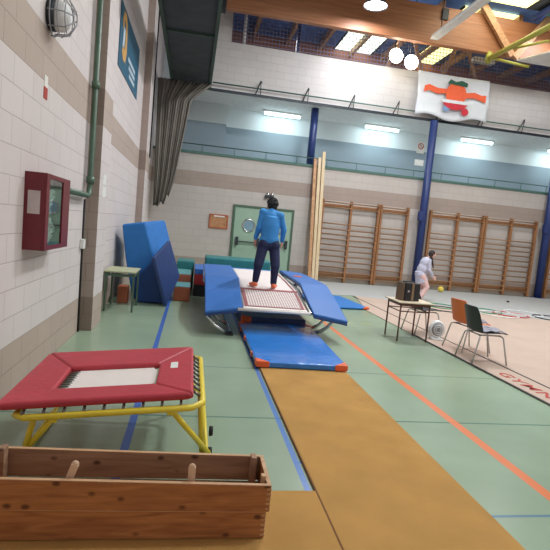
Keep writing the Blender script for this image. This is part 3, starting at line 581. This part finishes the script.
# ------------------------------------------------------------------ double mini trampoline
t=thing('double_mini_trampoline','large double mini trampoline with blue side pads and a woven bed','trampoline',(1.25,8.4,0))
def yw(y): return (y-6.7)*.022
def strip(pts_a,pts_b,th):
    """a padded strip between two rails, thickness th downward"""
    b=MB(); n=len(pts_a); V=[]
    for a,c in zip(pts_a,pts_b):
        V+= [a,c,(c[0],c[1],c[2]-th),(a[0],a[1],a[2]-th)]
    Fs=[]
    for i in range(n-1):
        o=i*4
        for k in range(4): Fs.append((o+k,o+(k+1)%4,o+4+(k+1)%4,o+4+k))
    Fs+=[(3,2,1,0),(n*4-4,n*4-3,n*4-2,n*4-1)]
    return b.add(V,Fs)
la=[(.25,6.7,.34),(.25,7.25,.53),(.25,7.92,.71),(.26,8.6,.72),(.27,10.1,.71)]; lb=[(.77,6.7,.43),(.775,7.25,.58),(.81,7.95,.705),(.81,8.6,.72),(.83,10.1,.72)]
strip(la,lb,.045).build('side_pad',M['blue_pad'],t,bevel=.015,seg=3)
ra=[(1.78,6.66,.41),(1.77,7.2,.58),(1.79,7.75,.71),(1.81,8.6,.72),(1.84,10.0,.71)]; rb=[(2.28,6.6,.34),(2.28,7.2,.52),(2.29,7.9,.69),(2.29,8.6,.70),(2.3,9.9,.69)]
strip(ra,rb,.045).build('side_pad',M['blue_pad'],t,bevel=.015,seg=3)
for A_,B_ in ((la,lb),(ra,rb)):
    strip([(p_[0]+.005,p_[1]-.012,p_[2]-.047) for p_ in A_],[(p_[0]-.005,p_[1]-.012,p_[2]-.047) for p_ in B_],.026).build('side_pad_backing',M['navy_mat'],t,bevel=.008)
MB().hexa([(1.9,8.75,.712),(2.05,8.75,.708),(2.05,8.9,.708),(1.9,8.9,.712),(1.9,8.75,.724),(2.05,8.75,.72),(2.05,8.9,.72),(1.9,8.9,.724)]).build('pad_label',M['orange'],t)
# woven bed, dipping at the feet
def bedz(u,y):
    z=.415+(.60-.415)*min(1,(y-6.72)/1.0) if y<7.72 else .60+.07*((y-7.72)/2.3)
    return z-.012*math.exp(-((y-7.8)/.5)**2)
def bedrow(y): 
    s=(y-6.72)/3.35; return (.78+.06*s,1.70+.1*s)
nr=30; nc=10
b=MB(); V=[]
for j in range(nr+1):
    y=6.72+3.3*j/nr; a,c=bedrow(y)
    for i in range(nc+1): V.append((a+(c-a)*i/nc,y,bedz(0,y)))
b.add(V,[(j*(nc+1)+i,j*(nc+1)+i+1,(j+1)*(nc+1)+i+1,(j+1)*(nc+1)+i) for j in range(nr) for i in range(nc)])
# bed fabric with woven grid
wm,n_,l_,bs=nt('woven_bed')
tc=n_.new('ShaderNodeTexCoord'); se=n_.new('ShaderNodeSeparateXYZ'); l_.new(tc.outputs['Object'],se.inputs[0])
def saw(o,f): return math_(n_,l_,'GREATER_THAN',math_(n_,l_,'FRACT',math_(n_,l_,'MULTIPLY',o,f)),.55)
gx=saw(se.outputs['X'],26); gy=saw(se.outputs['Y'],14)
near=math_(n_,l_,'LESS_THAN',se.outputs['Y'],7.62-8.4)
mx=n_.new('ShaderNodeMix'); mx.data_type='RGBA'; mx.inputs[6].default_value=lin((226,214,210))+(1,); mx.inputs[7].default_value=lin((140,106,108))+(1,)
l_.new(math_(n_,l_,'MULTIPLY',math_(n_,l_,'MULTIPLY',math_(n_,l_,'MAXIMUM',gx,math_(n_,l_,'MULTIPLY',gy,.5)),near),.75),mx.inputs[0])
l_.new(mx.outputs[2],bs.inputs['Base Color']); bs.inputs['Roughness'].default_value=.7
bd=b.build('bed',wm,t,True); bd.modifiers.new('s','SOLIDIFY').thickness=.008
def band(y0,y1,mt,x0=None,x1=None,dz=.006,nm='bed_band'):
    b=MB(); k=8; V=[]
    for j in range(k+1):
        y=y0+(y1-y0)*j/k; a,c=bedrow(y)
        xa=a if x0 is None else a+(c-a)*x0; xb=c if x1 is None else a+(c-a)*x1
        V+=[(xa,y,bedz(0,y)+dz),(xb,y,bedz(0,y)+dz)]
    b.add(V,[(2*j,2*j+1,2*j+3,2*j+2) for j in range(k)]); o=b.build(nm,mt,t); o.modifiers.new('s','SOLIDIFY').thickness=.004
band(7.58,7.66,M['redweb']); band(6.80,7.55,M['redweb'],.03,.08); band(6.80,7.55,M['redweb'],.93,.97); band(6.80,6.83,M['redweb'],.04,.96); band(7.66,10.0,M['redweb'],.93,.965)
band(6.70,6.76,M['white_bed'],0,1,.01)
b=MB(); b.tube([(x,6.70,bedz(0,6.72)-.02) for x in (.7,1.74)],.022,10); b.build('front_rail',M['white_bed'],t,True)
for xx,s in ((.68,-1),(1.76,1)):
    b=MB(); b.tube([(xx,6.75,.38),(xx,7.7,.60),(xx+.04,10.05,.62)],.024,10); b.build('side_rail',M['chrome'],t,True)
for xo,xi,s in ((.30,.62,-1),(2.2,1.93,1)):
    b=MB(); q_=-.3 if s<0 else 0; pts=[(xo,7.0+q_*.5,.32+q_*.15),(xo,7.02+q_*.6,.25),(xo+(xi-xo)*.3,7.06+q_,.14),(xo+(xi-xo)*.65,7.1+q_,.06),(xi,7.12+q_,.035),(xi,8.6,.035),(xi,9.6,.035),(xo+(xi-xo)*.5,9.75,.12),(xo,9.85,.4),(xo,9.85,.64)]
    b.tube(pts,.028,12); b.build('leg_frame',M['chrome'],t,True)
    b=MB(); b.tube([(xo,7.25,.40),(xo,7.3,.3),(xo+(xi-xo)*.5,7.34,.12),(xi,7.36,.04)],.024,12); b.build('leg_frame',M['chrome'],t,True)
    b=MB(); b.tube([(xo,7.0,.31),(xo,7.85,.60),(xo,9.85,.64)],.024,12); b.build('outer_rail',M['chrome'],t,True)
    MB().box(xi-.05,xi+.05,7.06+q_,7.3+q_,.0,.02).build('foot_plate',M['rubber'],t)
    for y in (7.0,8.4,9.8): MB().tube([(xo,y,.33 if y<7.5 else .63),(.68 if s<0 else 1.76,y,.41 if y<7.5 else .6)],.018,8).build('cross_tube',M['chrome'],t,True)
# ------------------------------------------------------------------ foam blocks behind the trampoline
def foam(x0,x1,y0,y1,z0,z1,side,top,lab):
    t=thing('foam_block',lab,'foam block',((x0+x1)/2,(y0+y1)/2,z0)); MB().box(x0,x1,y0,y1,z0,z1-.012).build('core',side,t,bevel=.015); MB().box(x0+.005,x1-.005,y0+.005,y1-.005,z1-.012,z1).build('top_cover',top,t,bevel=.005)
foam(-.27,.04,9.45,10.2,0.002,.29,M['rust'],M['teal_lt'],'low rust-coloured foam block with teal top beside the leaning navy mat')
foam(-.27,.04,10.25,11.3,0.002,.45,M['rust'],M['teal_lt'],'taller rust foam block with teal top behind the low one')
foam(-.3,.1,11.4,12.4,0.002,.62,M['teal'],M['teal'],'dark teal foam block at the back of the row')
t=thing('foam_block','red foam block with a blue-grey top left of the trampoline','foam block',(.25,10.5,0))
MB().box(.11,.5,10.2,11.4,.002,.25).build('base',M['blackside'],t,bevel=.01); MB().box(.11,.5,10.2,11.4,.25,.47).build('core',M['redfoam'],t,bevel=.015); MB().box(.11,.5,10.2,11.4,.47,.58).build('top_cover',M['blue_pad'],t,bevel=.01)
o=MB().box(.35,1.9,11.5,12.3,.002,.76).build('long_mat',M['teal'],bevel=.04,seg=3); tag(o,'long dark teal mat stack behind the far end of the trampoline','mat')
MB().box(.7,1.9,10.35,11.3,.002,.58).build('tmp',M['crash'],bevel=.03); o=bpy.data.objects['tmp']; o.name='gym_mat'; tag(o,'blue mat block just beyond the far end of the trampoline bed','mat')
# crash mats on the wall
def slab(pts,off): return MB().poly(pts,off)
t=thing('crash_mat','big bright blue crash mat leaning against the left wall','mat',(-.9,9.6,0))
MB().poly([(-1.0,9.2,.02),(-.55,9.2,.02),(-.55,9.2,.5),(-.86,9.2,1.46),(-1.27,9.2,1.38),(-1.17,9.2,.75)],(.28,1.3,.06)).build('cover',M['crash'],t,bevel=.04,seg=3)
t=thing('crash_mat','deeper blue crash mat slumped in front of the bright blue one','mat',(-.75,9.2,0))
MB().poly([(-.93,9.0,.01),(-.40,9.0,.01),(-.40,9.0,.35),(-.56,9.0,.93),(-.80,9.0,.62),(-.95,9.0,.5)],(.02,.22,.0)).build('cover',M['crash2'],t,bevel=.03,seg=3)
t=thing('gym_mat','thin navy quilted mat propped against the deeper blue crash mat','mat',(-.45,9.0,0))
A=Vector((-.36,8.85,.0)); 
MB().hexa([(-.41,8.75,.01),(-.35,8.75,.01),(-.17,9.35,.5),(-.23,9.4,.5),(-.68,8.75,.84),(-.62,8.75,.87),(-.40,9.35,1.16),(-.46,9.4,1.14)]).build('cover',M['navy_mat'],t,bevel=.012)
tag(MB().box(-1.22,-1.05,8.85,9.1,.002,.30).build('brown_box',M['rust'],bevel=.01),'small rust-brown box on the floor behind the pale green table','box')
t=thing('side_table','narrow pale-topped table with green steel legs by the pilaster','table',(-1.08,8.3,0))
MB().box(-1.33,-.84,8.0,8.75,.63,.655).build('table_top',M['tabletop'],t,bevel=.004)
for x in (-1.3,-.87):
    for y in (8.04,8.7): MB().box(x-.014,x+.014,y-.014,y+.014,0,.63).build('leg',M['pipe_green'],t)
MB().box(-1.3,-.87,8.03,8.05,.57,.61).box(-1.3,-.87,8.69,8.71,.57,.61).box(-1.31,-1.29,8.05,8.69,.57,.61).box(-.88,-.86,8.05,8.69,.57,.61).build('apron',M['pipe_green'],t)
# ------------------------------------------------------------------ right side furniture
t=thing('school_desk','small brown-legged school desk carrying the black loudspeaker','desk',(3.49,7.28,0))
MB().box(3.2,3.78,6.98,7.56,.6,.62).build('desk_top',M['desktop'],t,bevel=.004)
for x in (3.25,3.73):
    for y in (7.03,7.51): MB().tube([(x,y,0),(x,y,.6)],.013,10).build('leg',M['brownmetal'],t,True)
MB().box(3.24,3.74,7.02,7.04,.555,.595).box(3.24,3.74,7.5,7.52,.555,.595).box(3.24,3.26,7.04,7.5,.555,.595).box(3.72,3.74,7.04,7.5,.555,.595).build('apron',M['brownmetal'],t)
MB().tube([(3.25,7.03,.47),(3.73,7.03,.47)],.009,8).tube([(3.25,7.51,.47),(3.73,7.51,.47)],.009,8).tube([(3.25,7.03,.47),(3.25,7.51,.47)],.009,8).tube([(3.73,7.03,.47),(3.73,7.51,.47)],.009,8).build('shelf_rail',M['brownmetal'],t,True)
t=thing('loudspeaker','black portable loudspeaker with a tan stripe standing on the school desk','loudspeaker',(3.45,7.28,.62))
rz=.18
def spk(x0,x1,y0,y1,z0,z1,m_,nm,bv=0):
    c=math.cos(rz);s=math.sin(rz)
    f=lambda x,y,z:(3.45+x*c-y*s,7.28+x*s+y*c,z)
    MB().hexa([f(x0,y0,z0),f(x1,y0,z0),f(x1,y1,z0),f(x0,y1,z0),f(x0,y0,z1),f(x1,y0,z1),f(x1,y1,z1),f(x0,y1,z1)]).build(nm,m_,t,bevel=bv)
spk(-.13,-.02,-.13,.1,.622,.91,M['speaker'],'cabinet',.01); spk(.025,.14,-.13,.1,.622,.90,M['speaker'],'cabinet',.01); spk(-.02,.025,-.135,.1,.622,.905,M['brownstripe'],'stripe'); spk(-.15,-.13,-.1,.1,.622,.9,M['brownstripe'],'side_panel',.004)
spk(-.1,.1,-.02,.02,.91,.925,M['speaker'],'handle',.004); spk(-.09,-.06,-.134,-.13,.76,.79,M['label'],'knob')
def chair(name,cx,cy,rz,col,lab):
    """shell chair; local +x is where the sitter faces"""
    t=thing(name,lab,'chair',(cx,cy,0),'plastic shell chairs beside the carpet'); 
    prof=[(.22,.405),(.20,.42),(.08,.415),(-.08,.405),(-.15,.41),(-.18,.45),(-.21,.55),(-.245,.66),(-.285,.76),(-.293,.775)]
    b=MB(); n=12; V=[]
    for k,(x,z) in enumerate(prof):
        w=.222-.01*k*.3 if k<8 else .18-.03*(k-8)
        for i in range(n+1):
            u=-1+2*i/n; cur=(1-abs(u)**3)
            V.append((cx+x-(.0 if k<5 else -.035*(u*u)),cy+u*w,z+(.02*u*u if k<5 else 0)))
    b.add(V,[(k*(n+1)+i,k*(n+1)+i+1,(k+1)*(n+1)+i+1,(k+1)*(n+1)+i) for k in range(len(prof)-1) for i in range(n)])
    o=b.build('seat_shell',col,t,True); sd=o.modifiers.new('s','SOLIDIFY'); sd.thickness=.012; o.modifiers.new('ss','SUBSURF').levels=1; o.modifiers['ss'].render_levels=1
    for sx,sy in ((1,1),(1,-1),(-1,1),(-1,-1)):
        MB().tube([(cx+sx*.15,cy+sy*.14,.395),(cx+sx*.17,cy+sy*.19,.375),(cx+(sx*.25 if sx>0 else -.26),cy+sy*.22,.008)],.011,10).build('leg',M['legsteel'],t,True)
    MB().tube([(cx-.15,cy-.14,.393),(cx+.15,cy-.14,.393)],.011,8).tube([(cx-.15,cy+.14,.393),(cx+.15,cy+.14,.393)],.011,8).tube([(cx-.15,cy-.14,.393),(cx-.15,cy+.14,.393)],.011,8).build('seat_frame',M['legsteel'],t,True)
    t.rotation_euler=(0,0,rz); return t
chair('shell_chair',4.05,6.04,-.02,M['ch_black'],'black plastic chair with cloth on its seat standing at the carpet edge')
chair('shell_chair',4.2,6.66,.16,M['ch_orange'],'orange plastic chair behind the black one, turned to the carpet')
chair('shell_chair',4.0,7.75,.1,M['ch_black'],'black plastic chair half hidden behind the school desk')
def clothy(cx,cy,z,rx,ry,h,lab,seed):
    random.seed(seed); b=MB(); n=20; V=[]
    for j in range(n+1):
        for i in range(n+1):
            u=-1+2*i/n; v=-1+2*j/n; e=max(0,1-(u*u+v*v)*.62)
            V.append((cx+u*rx*(1+.06*math.sin(5*v)),cy+v*ry*(1+.06*math.sin(6*u)),z+h*e**.5*(.6+.4*math.sin(u*7+v*3+seed)*math.cos(v*6-u*2))))
    b.add(V,[(j*(n+1)+i,j*(n+1)+i+1,(j+1)*(n+1)+i+1,(j+1)*(n+1)+i) for j in range(n) for i in range(n)])
    o=b.build('folded_cloth',M['cloth'],smooth=True); o.modifiers.new('s','SOLIDIFY').thickness=.01; tag(o,lab,'cloth')
clothy(4.1,6.04,.437,.16,.17,.045,'crumpled grey patterned cloth on the seat of the black chair',1)
clothy(4.3,6.66,.437,.13,.12,.07,'small grey cloth bundle on the seat of the orange chair',5)
t=thing('floor_fan','round white fan with grey grille standing on the floor behind the orange chair','fan',(3.85,6.95,0))
c=(4.03,7.25,.165)
MB().tube([(c[0]+.118*math.cos(2*PI*k/28),c[1]+.02,c[2]+.01+.118*math.sin(2*PI*k/28)) for k in range(28)],.024,10,True).build('ring',M['fan_white'],t,True)
MB().lathe([(.1,-.04),(.108,.0),(.1,.04),(.05,.045)],(c[0],c[1]+.03,c[2]+.01),28,(PI/2,0,0)).build('grille',M['fan_grey'],t,True)
b=MB()
for r in (.045,.075): b.tube([(c[0]+r*math.cos(2*PI*k/24),c[1]-.03,c[2]+.01+r*math.sin(2*PI*k/24)) for k in range(24)],.006,6,True)
b.build('grille_ring',M['fan_white'],t,True); MB().box(c[0]-.1,c[0]+.1,c[1]-.06,c[1]+.12,0.013,.03).build('base',M['fan_white'],t,bevel=.008)
MB().tube([(c[0]-.1,c[1]+.03,.02),(c[0]-.15,c[1]+.03,.18),(c[0]-.07,c[1]+.03,.3),(c[0]+.03,c[1]+.03,.315)],.014,8).build('handle',M['fan_white'],t,True)
# hoops
for (x,y,r,mk,lab) in ((6.25,11.25,.42,'hoop_g','green hoop on the carpet behind the girl\'s feet'),(6.1,10.75,.42,'hoop_k','black hoop lying left of the orange chair back'),
   (7.25,10.95,.42,'hoop_g','green hoop to the right of the chairs'),(7.75,10.6,.4,'hoop_r','red hoop between the green and the right-hand black hoop'),(7.35,10.5,.45,'hoop_w','white hoop overlapping the green and red hoops, the nearer'),(8.35,10.95,.45,'hoop_w','white hoop behind the red hoop'),(8.75,10.45,.42,'hoop_k','black hoop at the far right of the hoops')):
    o=MB().tube([(x+r*math.cos(2*PI*k/48),y+r*math.sin(2*PI*k/48),.024) for k in range(48)],.012,8,True).build('gymnastic_hoop',M[mk],smooth=True); tag(o,lab,'hoop','gymnastic hoops on the carpet')
tag(MB().ell((8.1,14.7,.105),(.095,.095,.095),nu=24,nv=14).build('gymnastic_ball',M['ballm'],smooth=True),'yellow ball on the grey carpet in front of the wall bars','ball')
tag(MB().ell((9.5,13.2,.035),(.05,.03,.025)).build('small_object',M['rubber'],smooth=True),'small dark object lying on the grey carpet','object')
# ------------------------------------------------------------------ people
def remesh(o,vox,it=3,fac=.5):
    r=o.modifiers.new('r','REMESH'); r.mode='VOXEL'; r.voxel_size=vox; r.use_smooth_shade=True
    s=o.modifiers.new('s','SMOOTH'); s.iterations=it; s.factor=fac
def hand(b,wr,d,n,sgn):
    """wr wrist; d direction of the hand; n palm normal; sgn thumb side"""
    d=Vector(d).normalized(); n=Vector(n).normalized(); s=d.cross(n).normalized(); w=Vector(wr)
    b.cap(w,w+d*.03,.02,.022)
    for k in range(4):
        b.cap(w+d*.02+s*(k-1.5)*.012,w+d*.075+s*(k-1.5)*.017,.011,.0095)
    for k,L in enumerate((.058,.068,.064,.05)):
        a=w+d*.078+s*(k-1.5)*.018; m1=a+d*L*.5+n*.008; e=m1+d*L*.42+n*.022
        b.cap(a,m1,.0085,.008,8); b.cap(m1,e,.008,.0065,8)
    a=w+d*.025+s*sgn*.026; m1=a+d*.035+s*sgn*.022; e=m1+d*.028+n*.008; b.cap(a,m1,.011,.0095,8); b.cap(m1,e,.0095,.008,8)
p=thing('person','person in a blue long-sleeved top and navy trousers standing on the trampoline','person',(1.2,7.85,.6))
V_=Vector
hl,hr=V_((1.14,7.82,1.32)),V_((1.32,7.82,1.32)); kl,kr=V_((1.07,7.70,.96)),V_((1.345,7.71,.96)); al,ar=V_((1.05,7.76,.67)),V_((1.345,7.73,.65))
sl,sr=V_((1.09,7.84,1.80)),V_((1.375,7.80,1.765)); el,er=V_((1.045,7.85,1.55)),V_((1.455,7.84,1.55)); wl,wr=V_((1.02,7.95,1.37)),V_((1.46,7.93,1.36))
neck=V_((1.235,7.86,1.83)); hd=V_((1.245,7.93,1.915)); ch=V_((1.235,7.84,1.68)); wa=V_((1.23,7.84,1.46))
b=MB()
b.ell(ch,(.15,.10,.17)); b.ell(wa,(.12,.085,.14)); b.ell((1.23,7.83,1.34),(.135,.1,.11)); b.cap(neck,hd,.05,.05)
b.cap(sl,el,.043,.034); b.cap(el,wl,.034,.023); b.cap(sr,er,.043,.034); b.cap(er,wr,.034,.023)
b.cap(ch+V_((-.05,0,.1)),sl,.055,.045); b.cap(ch+V_((.05,0,.1)),sr,.055,.045)
b.cap(hl,kl,.075,.05); b.cap(kl,al,.05,.03); b.cap(hr,kr,.075,.05); b.cap(kr,ar,.05,.03)
hand(b,wl,(-.1,.12,-1),(.9,.3,0),1); hand(b,wr,(.05,.1,-1),(-.9,.3,0),-1)
b.ell(hd,(.074,.09,.105),(.25,0,0)); b.ell(hd+V_((0,.06,-.06)),(.05,.05,.05)); b.cap(hd+V_((0,.09,-.0)),hd+V_((0,.108,-.03)),.01,.014,8)
for s in (-1,1): b.ell(hd+V_((s*.076,.0,-.01)),(.012,.022,.03)); b.ell(hd+V_((s*.03,.085,.01)),(.014,.01,.01))
b.ell(hd+V_((0,.1,-.06)),(.022,.008,.008))
body=b.build('body',M['skin'],p,True); remesh(body,.0075,2)
b=MB()
for a in (al,ar):
    z0=bedz(0,a.y)+.012
    b.cap((a.x,a.y-.0,a.z+.03),(a.x,a.y-.02,z0+.045),.04,.042); b.ell((a.x,a.y-.03,z0+.034),(.042,.05,.034)); sg=1 if a.x>1.2 else -1; b.ell((a.x+.02*sg,a.y+.04,z0+.034),(.045,.1,.034),(0,0,-.3*sg)); b.ell((a.x+.04*sg,a.y+.11,z0+.026),(.05,.055,.026))
fo=b.build('socks',M['foot'],p,True); remesh(fo,.008,2); fo['label']='orange socks'
b=MB(); b.ell(hd+V_((0,-.012,.028)),(.088,.098,.1),(.25,0,0)); b.ell(hd+V_((0,-.05,-.01)),(.075,.06,.085))
for k in range(60):
    a=random.uniform(0,2*PI); e=random.uniform(-.1,1.5); q=V_((math.cos(a)*math.cos(e)*.088,math.sin(a)*math.cos(e)*.095-.015,math.sin(e)*.1+.03))
    if q.y>.06 and q.z<.06: continue
    b.ell(hd+q,(.018,.018,.018),nu=8,nv=6)
remesh(b.build('hair',M['hairb'],p,True),.009,1)
b=MB(); g=.014
b.ell(ch,(.15+g,.10+g,.175)); b.ell(wa,(.128+g,.09+g,.15)); b.ell((1.23,7.835,1.365),(.168,.13,.105)); b.cap(neck-V_((0,0,.03)),neck+V_((0,.01,.01)),.062,.058); b.tube([(1.232,7.838,1.36),(1.23,7.84,1.45),(1.233,7.84,1.6),(1.235,7.84,1.74)],[.138,.14,.15,.13],24)
for s_,e_,w_ in ((sl,el,wl),(sr,er,wr)):
    b.cap(ch+V_((.05 if s_.x>1.2 else -.05,0,.1)),s_,.07,.064); b.cap(s_,e_,.056,.046); b.cap(e_,w_+(e_-w_)*.02,.049,.036)
remesh(b.build('long_sleeved_top',M['shirt'],p,True),.01,3)
b=MB(); b.ell((1.23,7.83,1.29),(.152,.118,.1))
for h_,k_,a_ in ((hl,kl,al),(hr,kr,ar)): b.cap(h_-V_((0,0,.04)),k_,.092,.077); b.cap(k_,a_+(k_-a_)*.1,.072,.052); b.ell(h_+V_((0,-.03,-.04)),(.09,.1,.1))
remesh(b.build('trousers',M['trousers'],p,True),.01,3)
b=MB(); off=V_((.07,-.035,0))
b.bar(V_((1.405,7.8,1.28)),kr+V_((.062,0,0)),.012,.03); st=b.build('trouser_stripe',M['stripe'],p)
# girl
p=thing('person','girl in a pale long top and pink leggings bending forward on the carpet','person',(6.1,12,0.01))
hd=V_((6.26,12,1.27)); neck=V_((6.17,12,1.17)); ch=V_((6.07,12,1.03)); hip=V_((5.98,12,.72)); b=MB()
sh1,sh2=V_((6.13,11.87,1.1)),V_((6.13,12.13,1.1)); e1,e2=V_((6.13,11.83,.86)),V_((6.2,12.16,.88)); w1,w2=V_((6.27,11.86,.7)),V_((6.33,12.12,.74))
k1,k2=V_((6.16,11.92,.40)),V_((6.05,12.08,.40)); a1,a2=V_((6.0,11.92,.08)),V_((5.82,12.08,.09))
b.ell(ch,(.1,.13,.15),(0,.35,0)); b.ell((ch+hip)/2,(.085,.11,.14),(0,.3,0)); b.ell(hip,(.1,.13,.1)); b.cap(neck,hd,.04,.042); b.ell(hd,(.085,.072,.1),(0,.3,0)); b.cap(hd+V_((.085,0,-.01)),hd+V_((.1,0,-.03)),.008,.012,8)
for s in (-1,1): b.ell(hd+V_((0,s*.07,-.01)),(.02,.01,.026)); b.ell(hd+V_((.078,s*.028,.005)),(.008,.012,.008))
for s_,e_,w_ in ((sh1,e1,w1),(sh2,e2,w2)): b.cap(ch+V_((.04,(s_.y-12)*.5,.06)),s_,.05,.042); b.cap(s_,e_,.04,.03); b.cap(e_,w_,.03,.02)
hand(b,w1,(.7,0,-.7),(0,1,0),1); hand(b,w2,(.7,0,-.7),(0,-1,0),-1)
for h_,k_,a_ in ((hip+V_((.02,-.07,0)),k1,a1),(hip+V_((.0,.07,0)),k2,a2)): b.cap(h_,k_,.07,.047); b.cap(k_,a_,.047,.028); b.cap(a_,(a_.x,a_.y,.05),.028,.03); b.ell((a_.x+.07,a_.y,.04),(.095,.035,.028))
remesh(b.build('body',M['skin_lt'],p,True),.009,2)
b=MB(); g=.014
g=.025; b.ell(ch,(.1+g,.13+g,.17),(0,.35,0)); b.ell((ch+hip)/2,(.11+g,.13+g,.19),(0,.3,0)); b.ell(hip,(.14,.16,.13)); b.tube([hip+V_((-.02,0,.1)),hip+V_((.07,0,-.2))],[.13,.17],20)
for s_,e_,w_ in ((sh1,e1,w1),(sh2,e2,w2)): b.cap(ch+V_((.04,(s_.y-12)*.5,.06)),s_,.062,.056); b.cap(s_,e_,.056,.044); b.cap(e_,w_+(e_-w_)*.08,.052,.038)
remesh(b.build('long_top',M['whitetop'],p,True),.01,3)
b=MB()
for h_,k_,a_ in ((hip+V_((.02,-.07,-.03)),k1,a1),(hip+V_((.0,.07,-.03)),k2,a2)): b.cap(h_,k_,.1,.08); b.cap(k_,a_,.08,.055)
remesh(b.build('leggings',M['pinkleg'],p,True),.01,3)
b=MB(); b.ell(hd+V_((-.02,0,.02)),(.092,.083,.1),(0,.3,0)); b.cap(hd+V_((-.08,0,.0)),hd+V_((-.05,-.05,-.14)),.035,.03); b.cap(hd+V_((-.05,-.07,-.1)),hd+V_((.0,-.12,-.34)),.035,.018)
remesh(b.build('hair',M['hairbr'],p,True),.01,2)
# ------------------------------------------------------------------ tidy + view
for o in bpy.data.objects:
    if '_o' in o: del o['_o']
vs=sc.view_settings; vs.view_transform='Standard'; vs.look='None'; vs.gamma=1; vs.use_curve_mapping=False; vs.exposure=-0.62
